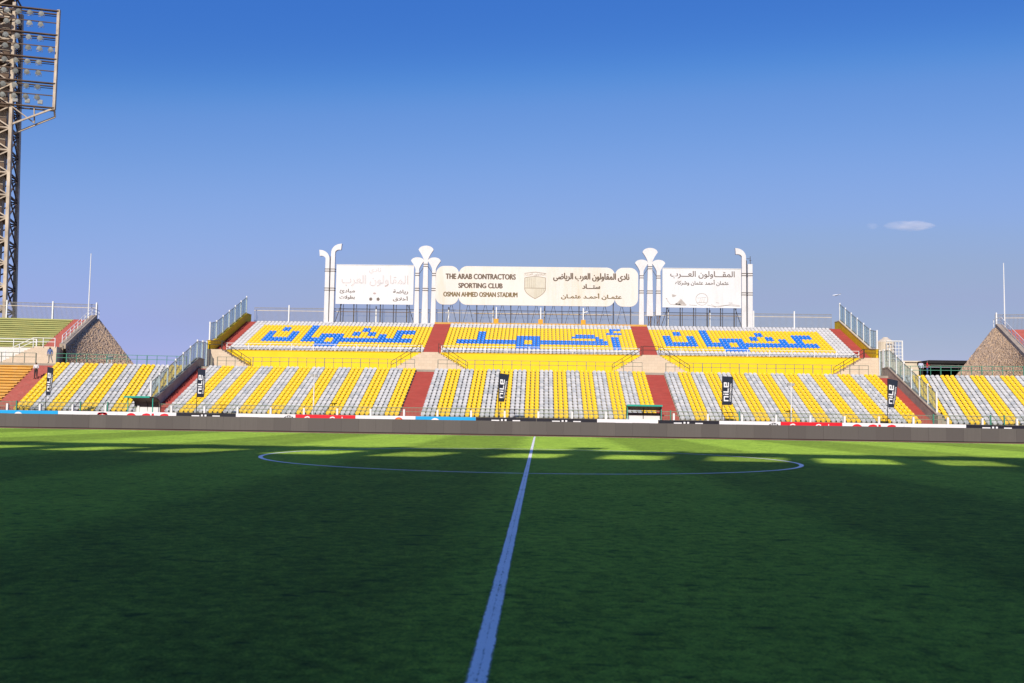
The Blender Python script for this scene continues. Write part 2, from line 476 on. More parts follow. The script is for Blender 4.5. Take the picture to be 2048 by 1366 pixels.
# ------------------------------------------------------------------ mesh helpers
class MB:
    """Collects shapes and links them as one mesh object."""
    def __init__(self):
        self.v, self.f, self.mi = [], [], []

    def add(self, verts, faces, mi=0):
        o = len(self.v)
        self.v += [tuple(p) for p in verts]
        self.f += [tuple(i + o for i in fc) for fc in faces]
        self.mi += [mi] * len(faces)
        return self

    def box(self, x0, x1, y0, y1, z0, z1, mi=0, T=None):
        vs_ = [(x, y, z) for z in (z0, z1) for y in (y0, y1) for x in (x0, x1)]
        if T:
            vs_ = [T(*p) for p in vs_]
        return self.add(vs_, [(0, 2, 3, 1), (4, 5, 7, 6), (0, 1, 5, 4), (2, 6, 7, 3), (0, 4, 6, 2), (1, 3, 7, 5)], mi)

    def bar(self, p, q, w, h=None, mi=0):
        p, q = Vector(p), Vector(q)
        h = h or w
        d = (q - p).normalized()
        a = Vector((0, 0, 1)) if abs(d.z) < 0.95 else Vector((0, 1, 0))
        s = d.cross(a).normalized() * (w / 2)
        t = s.cross(d).normalized() * (h / 2)
        vs_ = [b + i * s + j * t for b in (p, q) for i, j in ((-1, -1), (1, -1), (1, 1), (-1, 1))]
        return self.add(vs_, [(0, 1, 2, 3), (7, 6, 5, 4), (0, 4, 5, 1), (1, 5, 6, 2), (2, 6, 7, 3), (3, 7, 4, 0)], mi)

    def tube(self, pts, rad, n=8, mi=0, cap=True):
        """Round tube through points, one radius per point."""
        pts = [Vector(p) for p in pts]
        if not isinstance(rad, (list, tuple)):
            rad = [rad] * len(pts)
        rings = []
        for i, p in enumerate(pts):
            d = (pts[min(i + 1, len(pts) - 1)] - pts[max(i - 1, 0)]).normalized()
            a = Vector((0, 1, 0)) if abs(d.y) < 0.9 else Vector((1, 0, 0))
            s = d.cross(a).normalized()
            t = s.cross(d)
            rings.append([p + rad[i] * (math.cos(2 * math.pi * k / n) * s + math.sin(2 * math.pi * k / n) * t) for k in range(n)])
        vs_ = [q for r_ in rings for q in r_]
        fs = [(i * n + k, i * n + (k + 1) % n, (i + 1) * n + (k + 1) % n, (i + 1) * n + k) for i in range(len(pts) - 1) for k in range(n)]
        if cap:
            fs += [tuple(range(n))[::-1], tuple((len(pts) - 1) * n + k for k in range(n))]
        return self.add(vs_, fs, mi)

    def prism(self, outline, y0, y1, mi=0):
        """Outline in x,z extruded along y."""
        n = len(outline)
        vs_ = [(x, y0, z) for x, z in outline] + [(x, y1, z) for x, z in outline]
        fs = [tuple(range(n)), tuple(range(2 * n - 1, n - 1, -1))]
        fs += [(k, k + n, (k + 1) % n + n, (k + 1) % n) for k in range(n)]
        return self.add(vs_, fs, mi)

    def build(self, name, mats, parent=None, smooth=False):
        me = bpy.data.meshes.new(name)
        me.from_pydata(self.v, [], self.f)
        if not isinstance(mats, (list, tuple)):
            mats = [mats]
        for m in mats:
            me.materials.append(MAT[m] if isinstance(m, str) else m)
        if len(mats) > 1:
            me.polygons.foreach_set('material_index', self.mi)
        if smooth:
            me.polygons.foreach_set('use_smooth', [True] * len(me.polygons))
        me.update()
        return link(name, me, parent)


def link(name, me, parent=None, loc=None, rotz=0.0):
    o = bpy.data.objects.new(name, me)
    COL.objects.link(o)
    if parent is not None:
        o.parent = parent
        p = parent
        off = Vector((0, 0, 0))
        while p is not None:
            off += Vector(p.location)
            p = p.parent
        o.location = (Vector(loc) if loc else Vector((0, 0, 0))) - off
    elif loc:
        o.location = loc
    if rotz:
        o.rotation_euler = (0, 0, rotz)
    return o


def thing(name, loc, label, cat, group=None):
    e = bpy.data.objects.new(name, None)
    COL.objects.link(e)
    e.empty_display_size = 0.3
    e.location = loc
    return tag(e, label, cat, group)


def tag(o, label, cat, group=None):
    o['label'] = label
    o['category'] = cat
    if group:
        o['group'] = group
    return o


def struct(o):
    o['kind'] = 'structure'
    return o


def stuff(o):
    o['kind'] = 'stuff'
    return o


# ---- text
def text_geo(body, bold=0.0):
    c = bpy.data.curves.new('text_tmp', 'FONT')
    c.body = body
    c.resolution_u = 3
    c.offset = bold
    o = bpy.data.objects.new('text_tmp', c)
    COL.objects.link(o)
    bpy.context.view_layer.update()
    me = o.to_mesh()
    vs_ = [(v.co.x, v.co.y) for v in me.vertices]
    fs = [tuple(p.vertices) for p in me.polygons]
    o.to_mesh_clear()
    bpy.data.objects.remove(o)
    bpy.data.curves.remove(c)
    x0, x1 = min(v[0] for v in vs_), max(v[0] for v in vs_)
    y0, y1 = min(v[1] for v in vs_), max(v[1] for v in vs_)
    return [((x - x0) / (x1 - x0), (y - y0) / (y1 - y0)) for x, y in vs_], fs


def lettering(mb, body, x0, x1, z0, z1, y, mi=0, bold=0.0, fat=0.0):
    """Printed words filling the rectangle x0..x1, z0..z1 in the plane y, facing the pitch; fat thickens the strokes."""
    vs_, fs = text_geo(body, bold)
    if fat:
        for k, (dx, dz) in enumerate(((-fat, 0), (fat, 0), (0, -fat * .6), (0, fat * .6))):
            mb.add([(x0 + dx + a * (x1 - x0), y - .0015 * (k + 1), z0 + dz + b * (z1 - z0)) for a, b in vs_], fs, mi)
    mb.add([(x0 + a * (x1 - x0), y, z0 + b * (z1 - z0)) for a, b in vs_], fs, mi)


AR = {'ا': '\ufe8d\ufe8e', 'أ': '\ufe83\ufe84', 'د': '\ufea9\ufeaa', 'ر': '\ufead\ufeae', 'و': '\ufeed\ufeee', 'ة': '\ufe93\ufe94',
      'ب': '\ufe8f\ufe90\ufe91\ufe92', 'ت': '\ufe95\ufe96\ufe97\ufe98', 'ث': '\ufe99\ufe9a\ufe9b\ufe9c', 'ح': '\ufea1\ufea2\ufea3\ufea4',
      'خ': '\ufea5\ufea6\ufea7\ufea8', 'س': '\ufeb1\ufeb2\ufeb3\ufeb4', 'ش': '\ufeb5\ufeb6\ufeb7\ufeb8', 'ض': '\ufebd\ufebe\ufebf\ufec0',
      'ط': '\ufec1\ufec2\ufec3\ufec4', 'ع': '\ufec9\ufeca\ufecb\ufecc', 'ق': '\ufed5\ufed6\ufed7\ufed8', 'ك': '\ufed9\ufeda\ufedb\ufedc',
      'ل': '\ufedd\ufede\ufedf\ufee0', 'م': '\ufee1\ufee2\ufee3\ufee4', 'ن': '\ufee5\ufee6\ufee7\ufee8', 'ه': '\ufee9\ufeea\ufeeb\ufeec',
      'ى': '\ufeef\ufef0', 'ي': '\ufef1\ufef2\ufef3\ufef4', 'ئ': '\ufe89\ufe8a\ufe8b\ufe8c', 'ﻻ': '\ufefb\ufefc', 'ـ': '\u0640\u0640\u0640\u0640'}


def arabic(s):
    """Joins the letters and returns them in visual order."""
    s = s.replace('لا', 'ﻻ')
    out = []
    for i, ch in enumerate(s):
        if ch not in AR:
            out.append(ch)
            continue
        prev = i > 0 and len(AR.get(s[i - 1], '')) == 4
        nxt = i + 1 < len(s) and s[i + 1] in AR and len(AR[ch]) == 4
        out.append(AR[ch][(3 if prev else 2) if nxt else (1 if prev else 0)])
    return ''.join(reversed(out))


# ================================================================== THE PITCH AND GROUND
struct(MB().add([(-900, -400, 0), (900, -400, 0), (900, 1500, 0), (-900, 1500, 0)], [(0, 1, 2, 3)]).build('ground', 'ground'))
struct(MB().add([(-75, -50, .004), (75, -50, .004), (75, 56, .004), (-75, 56, .004)], [(0, 1, 2, 3)]).build('running_track', 'track'))
struct(MB().add([(-60, -38, .008), (60, -38, .008), (60, 35.2, .008), (-60, 35.2, .008)], [(0, 1, 2, 3)]).build('pitch', 'grass'))


def ring(mb, r0, r1, z, n=160):
    vs_ = [(r * math.cos(2 * math.pi * k / n), r * math.sin(2 * math.pi * k / n), z) for r in (r0, r1) for k in range(n)]
    mb.add(vs_, [(k, (k + 1) % n, n + (k + 1) % n, n + k) for k in range(n)])


def sheet(mb, x0, x1, y0, y1, z):
    mb.add([(x0, y0, z), (x1, y0, z), (x1, y1, z), (x0, y1, z)], [(0, 1, 2, 3)])


ml = MB()
sheet(ml, -.068, .068, -33.94, 33.94, .013)
struct(ml.build('halfway_line', 'paint'))
ml = MB()
ring(ml, 9.01, 9.15, .0165)
struct(ml.build('centre_circle_line', 'paint_solid'))
for nm, y in (('far_touchline', 34.0), ('near_touchline', -34.0)):
    ml = MB()
    sheet(ml, -52.5, 52.5, y - .06, y + .06, .0165)
    struct(ml.build(nm, 'paint'))

# ================================================================== THE STAND
SX = 0.25                       # centre of the stand
PIT = 0.4568                    # seat spacing
HALF = 24 * PIT                 # half width of a 48-seat block
AIS = 1.97                      # central aisle width
L_Y0, L_TR, L_RI, L_Z0, L_N = 57.0, 0.78, 0.305, 1.20, 16
U_Y0, U_TR, U_RI, U_Z0, U_N = 75.0, 0.82, 0.302, 8.15, 14
WALK = L_Z0 + L_RI * L_N        # walkway level 6.08
UTOP = U_Z0 + U_RI * U_N        # top level 12.38


# ---- one moulded seat, 40 triangles
def seat_geo():
    prof = [(0.03, 0.035, .60), (0.0, 0.16, .86), (0.04, 0.205, 1.0), (0.30, 0.165, 1.0), (0.385, 0.25, 1.0), (0.42, 0.43, 1.0)]
    vs_, W = [], 0.206
    for i, (y, z, wk) in enumerate(prof):
        for cx in (-1, -.62, 0, .62, 1):
            yy, zz = y, z
            e = abs(cx)
            if i in (2, 3):
                zz += 0.035 * (e ** 3)
            if i in (3, 4, 5):
                yy -= 0.06 * (e ** 2)
            if i == 5:
                zz -= (0.0, 0.012, 0.085)[0 if e == 0 else (1 if e < .9 else 2)]
                if e > .9:
                    wk = .93
            if i in (0, 1):
                yy += 0.05 * (e ** 2)
            vs_.append((cx * W * wk, yy, zz))
    fs = [(r * 5 + c, r * 5 + c + 1, (r + 1) * 5 + c + 1, (r + 1) * 5 + c) for r in range(5) for c in range(4)]
    return vs_, fs


SV, SF = seat_geo()
SEAT_MESH = {}
for key in ('yellow_seat', 'grey_seat', 'white_seat', 'blue_seat'):
    me = bpy.data.meshes.new(key)
    me.from_pydata(SV, [], SF)
    me.materials.append(MAT[key])
    me.polygons.foreach_set('use_smooth', [True] * len(me.polygons))
    SEAT_MESH[key] = me


def put_seats(parent, seats):
    """seats: (x, y, z, rotz, colour), nearest rows first. 300 as parts, the rest joined."""
    for x, y, z, a, col in seats[:300]:
        j = random.uniform(-.012, .012)
        link('seat', SEAT_MESH[col], parent, (x, y, z), a + j)
    rest = seats[300:]
    if rest:
        keys = ['yellow_seat', 'grey_seat', 'white_seat', 'blue_seat']
        mb = MB()
        for x, y, z, a, col in rest:
            a += random.uniform(-.012, .012)
            ca, sa = math.cos(a), math.sin(a)
            mb.add([(x + ca * p[0] - sa * p[1], y + sa * p[0] + ca * p[1], z + p[2]) for p in SV], SF, keys.index(col))
        stuff(mb.build('seat_rows', keys, parent, smooth=True))


def steps(mb, T, s0, s1, v0, tread, n, z0, riser, zb, mi=0):
    """Solid flight of n steps between s0 and s1 in the frame T(s, v, z)."""
    for i in range(n):
        a, b, z = v0 + i * tread, v0 + (i + 1) * tread, z0 + i * riser
        zl = zb if i == 0 else z - riser
        q = [T(s0, a, zl), T(s1, a, zl), T(s1, a, z), T(s0, a, z), T(s1, b, z), T(s0, b, z), T(s0, b, zb), T(s1, b, zb), T(s0, a, zb), T(s1, a, zb)]
        mb.add(q, [(0, 1, 2, 3), (3, 2, 4, 5), (8, 3, 5, 6), (9, 7, 4, 2)], mi)
    a, b, z = v0, v0 + n * tread, z0 + (n - 1) * riser
    mb.add([T(s0, b, zb), T(s1, b, zb), T(s1, b, z), T(s0, b, z)], [(0, 1, 2, 3)], mi)


def nosing(mb, T, s0, s1, v, z, out=.13, th=.10):
    q = [T(s, a, b) for b in (z - th, z + .004) for s, a in ((s0, v - out), (s1, v - out), (s1, v + .05), (s0, v + .05))]
    mb.add(q, [(0, 1, 2, 3), (4, 5, 6, 7), (0, 1, 5, 4), (1, 2, 6, 5), (2, 3, 7, 6), (3, 0, 4, 7)])


def straight(s, v, z):
    return (s, v, z)


# ---- the word in blue seats: 48 columns, rows counted from the front
def blk(c0, c1, r0, r1):
    return {(c, r) for c in range(c0, c1 + 1) for r in range(r0, r1 + 1)}


def word_side(o):
    s = blk(6, 7, 4, 8) | blk(12, 13, 4, 8) | blk(6, 13, 4, 5) | blk(9, 10, 9, 10)
    s |= blk(16, 17, 4, 11) | blk(16, 21, 4, 5) | blk(20, 25, 2, 7) | blk(24, 43, 4, 5)
    s -= blk(22, 23, 4, 5)
    s |= blk(28, 29, 7, 8) | blk(30, 31, 9, 10) | blk(32, 33, 7, 8) | blk(35, 36, 6, 7) | blk(39, 40, 6, 7) | blk(39, 43, 8, 9)
    return {(c + o, r) for c, r in s}


word_mid = (blk(3, 17, 4, 5) | blk(8, 9, 6, 9) | blk(18, 23, 2, 7) | blk(24, 40, 4, 5)) - blk(20, 21, 4, 5)
word_mid |= blk(33, 37, 8, 8) | blk(32, 38, 7, 7) | blk(38, 39, 6, 6) | blk(42, 43, 2, 7)
word_mid |= blk(42, 44, 11, 11) | blk(42, 42, 10, 10) | blk(41, 44, 9, 9)

CENTRES = (-(2 * HALF + AIS), 0.0, 2 * HALF + AIS)
WHERE = ('left of centre', 'in the centre', 'right of centre')
for bi, cx in enumerate(CENTRES):
    x0, x1 = SX + cx - HALF, SX + cx + HALF
    # lower block
    b = thing('seating_block', (SX + cx, L_Y0, 0), ('lower yellow and grey striped seat block left of the middle block',
              'lower yellow and grey striped seat block in the very middle',
              'lower yellow and grey striped seat block right of the middle, behind two navy flags')[bi], 'seating block', 'seat blocks of the stand')
    mb = MB()
    steps(mb, straight, x0, x1, L_Y0 - .12, L_TR, L_N, L_Z0, L_RI, 0)
    mb.build('terrace', 'concrete', b)
    seats = []
    for r in range(L_N):
        for c in range(48):
            seats.append((x0 + (c + .5) * PIT, L_Y0 + r * L_TR, L_Z0 + r * L_RI, 0, 'grey_seat' if (c // 3) % 2 == 0 else 'yellow_seat'))
    put_seats(b, seats)
    # upper block
    b = thing('seating_block', (SX + cx, U_Y0, WALK), ('upper tier yellow seat block with blue lettering, white left border, on the left',
              'upper tier yellow seat block with blue lettering directly below the cream stadium sign',
              'upper tier yellow seat block with blue lettering, white right border, on the right')[bi], 'seating block', 'seat blocks of the stand')
    mb = MB()
    steps(mb, straight, x0, x1, U_Y0 - .1, U_TR, U_N, U_Z0, U_RI, U_Z0 - .2)
    mb.build('terrace', 'concrete', b)
    o = MB().box(x0, x1, 74.3, U_Y0 - .1, WALK, U_Z0 - .02).build('front_wall', 'yellow_wall', b)
    o['label'] = 'smooth bright yellow front wall below the seats'
    MB().box(x0, x1, 74.24, U_Y0 - .1, U_Z0 - .015, U_Z0 + .05).build('coping', 'mustard', b)
    word = (word_side(0), word_mid, word_side(-3))[bi]
    seats = []
    for r in range(U_N):
        for c in range(48):
            col = 'yellow_seat'
            if r < 2 or r > 11 or (bi == 0 and c < 3) or (bi == 2 and c > 43):
                col = 'white_seat'
            if (c, r) in word:
                col = 'blue_seat'
            seats.append((x0 + (c + .5) * PIT, U_Y0 + r * U_TR, U_Z0 + r * U_RI, 0, col))
    put_seats(b, seats)
    # white rail along the front of the upper block
    rl = thing('front_railing', (SX + cx, 74.6, U_Z0), ('white railing along the upper tier front, left section', 'white railing along the upper tier front, middle section',
               'white railing along the upper tier front, right section')[bi], 'railing', 'white railings of the upper tier')
    for z in (U_Z0 + .42, U_Z0 + .80):
        MB().bar((x0 + .1, 74.6, z), (x1 - .1, 74.6, z), .045).build('rail', 'white', rl)
    n = 9
    for k in range(n + 1):
        x = x0 + .1 + (x1 - x0 - .2) * k / n
        MB().bar((x, 74.6, U_Z0 + .05), (x, 74.6, U_Z0 + .83), .07).build('post', 'white', rl)

# ---- red stairs
aisles = [(-(HALF + AIS), -HALF), (HALF, HALF + AIS)]
EDGE = 3 * HALF + AIS           # outer edge of the side blocks, 34.85
OUT = 36.10                     # inner face of the end parapets
LAB_L = ('lower red stairs just left of the middle block', 'lower red stairs just right of the middle block, behind the square dugout',
         'lower red stairs against the left sloping parapet', 'lower red stairs against the right sloping parapet')
LAB_U = ('upper red stairs between left and middle lettered blocks', 'upper red stairs between middle and right lettered blocks',
         'upper red stairs beside the mustard parapet on the left', 'upper red stairs beside the mustard parapet on the right')
for i, (a, c) in enumerate(aisles + [(-OUT, -EDGE), (EDGE, OUT)]):
    g = .008
    mb = MB()
    steps(mb, straight, SX + a + g, SX + c - g, L_Y0 - .12, L_TR / 2, L_N * 2, L_Z0 - .1, L_RI / 2, 0)
    tag(mb.build('red_stairs', 'red'), LAB_L[i], 'stairs', 'red painted stairs')
    mb = MB()
    steps(mb, straight, SX + a + g, SX + c - g, 74.32, U_TR / 2, U_N * 2 + 1, U_Z0, U_RI / 2, U_Z0 - .3)
    tag(mb.build('red_stairs', 'red'), LAB_U[i], 'stairs', 'red painted stairs')

# ---- walkway and top platform
struct(MB().box(SX - 36.6, SX + 36.6, L_Y0 + L_N * L_TR - .11, 74.29, 0, WALK - .002).build('walkway', 'concrete'))
struct(MB().box(SX - 36.6, SX + 36.6, U_Y0 + U_N * U_TR - .08, 92, 6.2, UTOP + .02).build('top_platform', 'concrete'))
mb = MB()
mb.box(SX - 13, SX + 13, 86.7, 87.3, UTOP + .022, UTOP + .30)
tag(mb.build('coping_wall', 'orange'), 'low orange tan coping behind the top row of the middle block', 'low wall')


# ---- cream stone stairs from walkway to upper tier
def stone_stairs(xa, xb, left, right, label):
    t = thing('stone_stairs', (SX + (xa + xb) / 2, 72.6, WALK), label, 'stairs', 'cream stone stairs on the walkway')
    n, run, y0, y1 = 12, 0.265, 72.6, 74.28
    MB().box(SX + xa, SX + xb, y0, y1, WALK, U_Z0 - .03).build('landing', 'cream', t)
    for side in ((-1,) if left else ()) + ((1,) if right else ()):
        xs = SX + (xa if side < 0 else xb)
        for k in range(n):
            z = U_Z0 - .03 - (k + 1) * (U_Z0 - WALK - .03) / (n + 1)
            xk, xl = xs + side * k * run, xs + side * (k + 1) * run
            MB().box(min(xk, xl), max(xk, xl), y0, y1, WALK, z).build('step', 'cream', t)
        # black handrail down the flight
        hr = MB()
        zt, zb = U_Z0 + .90, WALK + .95
        pts = [(xs, y0 - .06, zt), (xs + side * n * run, y0 - .06, zb)]
        for dz in (0, -.40):
            hr.bar((pts[0][0], pts[0][1], pts[0][2] + dz), (pts[1][0], pts[1][1], pts[1][2] + dz), .05)
        for k in range(4):
            f = k / 3
            x = pts[0][0] * (1 - f) + pts[1][0] * f
            z = zt * (1 - f) + zb * f
            hr.bar((x, y0 - .06, z - 1.0), (x, y0 - .06, z), .055)
        hr.build('handrail', 'rail_black', t)
    return t


for nm, (a, c), l, r_, lab in (('c', aisles[0], True, True, 'cream stone double stair below the left middle aisle'),
                               ('d', aisles[1], True, True, 'cream stone double stair below the right middle aisle'),
                               ('e', (-36.45, -EDGE + .25), False, True, 'cream stone stair at the left end of the walkway'),
                               ('f', (EDGE - .25, 36.45), True, False, 'cream stone stair at the right end of the walkway')):
    t = stone_stairs(a + .01, c - .01, l, r_, lab)
    hr = MB()
    for dz in (.90, .50):
        hr.bar((SX + a + .15, 72.72, U_Z0 + dz), (SX + c - .15, 72.72, U_Z0 + dz), .05)
    for x in (SX + a + .15, SX + c - .15):
        hr.bar((x, 72.72, U_Z0 - .03), (x, 72.72, U_Z0 + .92), .055)
    if nm in 'def':
        hr.build('landing_rail', 'rail_black', t)


# ---- thin railing along the walkway
def railing(name, T, s0, s1, v, z0, mat, label, gap=0.97, h=1.05, thick=.045, group='walkway railings'):
    p0, p1 = T(s0, v, z0), T(s1, v, z0)
    t = thing(name, ((p0[0] + p1[0]) / 2, (p0[1] + p1[1]) / 2, z0), label, 'railing', group)
    for k in (1.0, .60):
        MB().bar(T(s0, v, z0 + h * k), T(s1, v, z0 + h * k), thick).build('rail', mat, t)
    n = max(2, round(abs(s1 - s0) / gap))
    for k in range(n + 1):
        s = s0 + (s1 - s0) * k / n
        MB().bar(T(s, v, z0), T(s, v, z0 + h), thick * (1.6 if k % 4 == 0 else 1)).build('post', mat, t)
    return t


xl = SX - 34.4
for i, (a, b_) in enumerate(((-34.4, -HALF - AIS), (-HALF, HALF), (HALF + AIS, 34.4))):
    railing('walkway_railing', straight, SX + a + .25, SX + b_ - .25, 69.62, WALK, 'rail_grey',
            ('thin grey railing on the walkway above the left lower seats', 'thin grey railing on the walkway above the middle lower seats',
             'thin grey railing on the walkway above the right lower seats')[i])


# ---- sloping parapets with glass screens at both ends
def screen(pts, h, label, posts=True):
    """Glass screen standing on a line of points (top of wall)."""
    t = thing('glass_screen', pts[0], label, 'glass screen', 'glass screens on the parapets')
    for i, p in enumerate(pts):
        MB().bar((p[0], p[1], p[2] - .05), (p[0], p[1], p[2] + h + .12), .13).build('post', 'white', t)
    for p, q in zip(pts, pts[1:]):
        MB().bar((p[0], p[1], p[2] + h - .05), (q[0], q[1], q[2] + h - .05), .05).build('rail', 'rail_grey', t)
        MB().bar((p[0], p[1], p[2] + .07), (q[0], q[1], q[2] + .07), .05).build('rail', 'rail_grey', t)
        for f0, f1 in ((.03, .5), (.5, .97)):
            a = [p[k] + (q[k] - p[k]) * f0 for k in range(3)]
            c = [p[k] + (q[k] - p[k]) * f1 for k in range(3)]
            g = MB()
            g.add([(a[0] - .006, a[1] + .01, a[2] + .1), (c[0] - .006, c[1] - .01, c[2] + .1), (c[0] - .006, c[1] - .01, c[2] + h - .08), (a[0] - .006, a[1] + .01, a[2] + h - .08),
                   (a[0] + .006, a[1] + .01, a[2] + .1), (c[0] + .006, c[1] - .01, c[2] + .1), (c[0] + .006, c[1] - .01, c[2] + h - .08), (a[0] + .006, a[1] + .01, a[2] + h - .08)],
                  [(0, 1, 2, 3), (7, 6, 5, 4), (0, 4, 5, 1), (1, 5, 6, 2), (2, 6, 7, 3), (3, 7, 4, 0)])
            g.build('pane', 'glass', t)
            if f0 > .4:
                MB().bar((a[0], a[1], a[2] + .1), (a[0], a[1], a[2] + h - .08), .03).build('mullion', 'rail_grey', t)
    return t


def slope_wall(xa, xb, pts, name, mat, cap, label):
    """Wall between xa and xb along pts = (y, z bottom, z top)."""
    t = thing(name, ((xa + xb) / 2, pts[0][0], pts[0][1]), label, 'parapet', 'sloping parapets at the stand ends')
    mb = MB()
    for (y0, b0, t0), (y1, b1, t1) in zip(pts, pts[1:]):
        q = [(xa, y0, b0), (xb, y0, b0), (xb, y1, b1), (xa, y1, b1), (xa, y0, t0), (xb, y0, t0), (xb, y1, t1), (xa, y1, t1)]
        mb.add(q, [(0, 1, 2, 3), (4, 5, 6, 7), (0, 1, 5, 4), (2, 3, 7, 6), (0, 3, 7, 4), (1, 2, 6, 5)])
    mb.build('wall', mat, t)
    mc = MB()
    for (y0, b0, t0), (y1, b1, t1) in zip(pts, pts[1:]):
        q = [(xa - .04, y0, t0 + .003), (xb + .04, y0, t0 + .003), (xb + .04, y1, t1 + .003), (xa - .04, y1, t1 + .003),
             (xa - .04, y0, t0 + .09), (xb + .04, y0, t0 + .09), (xb + .04, y1, t1 + .09), (xa - .04, y1, t1 + .09)]
        mc.add(q, [(0, 1, 2, 3), (4, 5, 6, 7), (0, 1, 5, 4), (2, 3, 7, 6), (0, 3, 7, 4), (1, 2, 6, 5)])
    mc.build('coping', cap, t)
    return t


for side, word in ((-1, 'left'), (1, 'right')):
    xi, xo = SX + side * OUT, SX + side * (OUT + .34)
    xa, xb = min(xi, xo), max(xi, xo)
    xm = (xa + xb) / 2
    lt = L_RI / L_TR
    slope_wall(xa, xb, [(L_Y0 - .4, 0, L_Z0 + .72), (L_Y0 + L_N * L_TR, 0, WALK + .80), (71.2, 0, WALK + .80)], 'lower_parapet', 'wall_concrete', 'wall_concrete',
               f'tan concrete parapet sloping beside the lower {word} stairs')
    ys = [L_Y0 + .3 + k * 2.02 for k in range(7)]
    screen([(xm, y, L_Z0 + .81 + (y - L_Y0 + .2) * lt) for y in ys] + [(xm, 71.0, WALK + .89)], 1.85, f'tall glass screen stepping down the lower {word} parapet')
    screen([(xm, 71.3, WALK + .05), (xm, 72.4, WALK + .05)], 2.7, f'narrow glass panel closing the walkway at the {word} end')
    ut = U_RI / U_TR
    slope_wall(xa, xb, [(73.0, U_Z0 - .02, U_Z0 + .90), (74.9, U_Z0 - .02, U_Z0 + 1.05), (86.2, U_Z0 - .02, U_Z0 + 1.05 + 11.3 * ut), (88.0, U_Z0 - .02, U_Z0 + 1.05 + 11.3 * ut)],
               'upper_parapet', 'mustard', 'bars_cream' if side > 0 else 'mustard', f'mustard yellow parapet sloping beside the upper {word} stairs')
    ys = [75.4 + k * 2.2 for k in range(6)]
    screen([(xm, 73.2, U_Z0 + .95)] + [(xm, y, U_Z0 + 1.14 + (y - 74.9) * ut) for y in ys], 1.95, f'row of glass panels above the upper {word} parapet')
    # rough tan end wall closing the side of the upper tier
    mb = MB()
    mb.box(xa + .02, xb - .02, 72.62, 91.5, 0, U_Z0 - .03)
    tag(mb.build('end_wall', 'cream'), f'cream side wall under the {word} end of the upper tier', 'wall')


# ---- fence of vertical bars on top
def bar_fence(T, s0, s1, v, z0, h, posts, label, mat='bars', rail='bars_cream', gap=.145, postmat='white', posth=.35):
    p0, p1 = T(s0, v, z0), T(s1, v, z0)
    t = thing('bar_fence', ((p0[0] + p1[0]) / 2, (p0[1] + p1[1]) / 2, z0), label, 'fence', 'fences of thin upright bars')
    mb = MB()
    n = int(abs(s1 - s0) / gap)
    for k in range(n + 1):
        s = s0 + (s1 - s0) * k / n
        w = .032
        a, b_ = T(s, v, z0 + .05), T(s, v, z0 + h)
        mb.bar(a, b_, w)
    stuff(mb.build('bars', mat, t))
    for k, m_ in ((1.0, mat), (.80, rail), (.06, mat)):
        MB().bar(T(s0, v - .03, z0 + h * k), T(s1, v - .03, z0 + h * k), .055).build('rail', m_, t)
    for s in posts:
        MB().bar(T(s, v - .08, z0 - .05), T(s, v - .08, z0 + h + posth), .15).build('post', postmat, t)
    return t


FY = 88.95
bar_fence(straight, SX - 36.0, SX + 36.0, FY, UTOP + .25, 1.80, [SX + x for x in (-31.6, -20.6, -11.5, -5.9, .5, 11.2, 15.9, 21.0, 26.4, 31.4)],
          'long fence of upright bars along the top of the stand', posth=.35)

# ================================================================== SIGNS ON TOP
def posts_below(mb, xs, y, z0, z1, w=.10):
    for x in xs:
        mb.bar((x - .12, y, z0), (x - .12, y, z1), w)
        mb.bar((x + .18, y + .25, z0), (x + .18, y + .25, z1), w * .6)


def flat_sign(x0, x1, z0, z1, y, label):
    t = thing('billboard', ((x0 + x1) / 2, y, UTOP), label, 'billboard', 'billboards above the stand')
    bd = MB().box(x0, x1, y, y + .18, z0, z1).build('board', 'sign_white', t)
    fr = MB()
    fr.bar((x0, y - .01, z1 + .03), (x1, y - .01, z1 + .03), .07)
    fr.bar((x0, y - .01, z0 - .03), (x1, y - .01, z0 - .03), .07)
    fr.build('frame', 'sign_white', t)
    n = 6
    for k in range(n):
        x = x0 + .7 + (x1 - x0 - 1.4) * k / (n - 1)
        sp = MB()
        posts_below(sp, [x], y + .35, UTOP, z0 + .6)
        if k in (0, n - 1):
            sp.bar((x - .9 if k == 0 else x + .9, y + .3, UTOP), (x, y + .3, z0 - .05), .07)
        sp.build('support_post', 'steel_dark', t)
    MB().bar((x0 + .5, y + .3, z0 - 1.0), (x1 - .5, y + .3, z0 - 1.0), .07).build('support_beam', 'steel_rust', t)
    return t, bd


SY = 87.9
ZB, ZT = 14.98, 19.82


def zr(f):                       # fraction of the sign height from its top
    return ZT - f * (ZT - ZB)


# left board
LX0, LX1 = -25.3, -15.6
t, bd = flat_sign(LX0, LX1, ZB, ZT, SY, 'white left billboard with ghosted outline lettering and a faint football')


def fx(f):
    return LX0 + f * (LX1 - LX0)


def line_part(mat, parent, *args, **kw):
    mb = MB()
    lettering(mb, *args, **kw)
    return mb.build('lettering', mat, parent)


def outline_text(mb, body, x0, x1, z0, z1, y, mi):
    """Ghost lettering that keeps only its contours: the letters and the pale core set 2 mm proud."""
    lettering(mb, body, x0, x1, z0, z1, y, mi, bold=.012)
    lettering(mb, body, x0, x1, z0, z1, y - .003, mi + 1, bold=-.012)


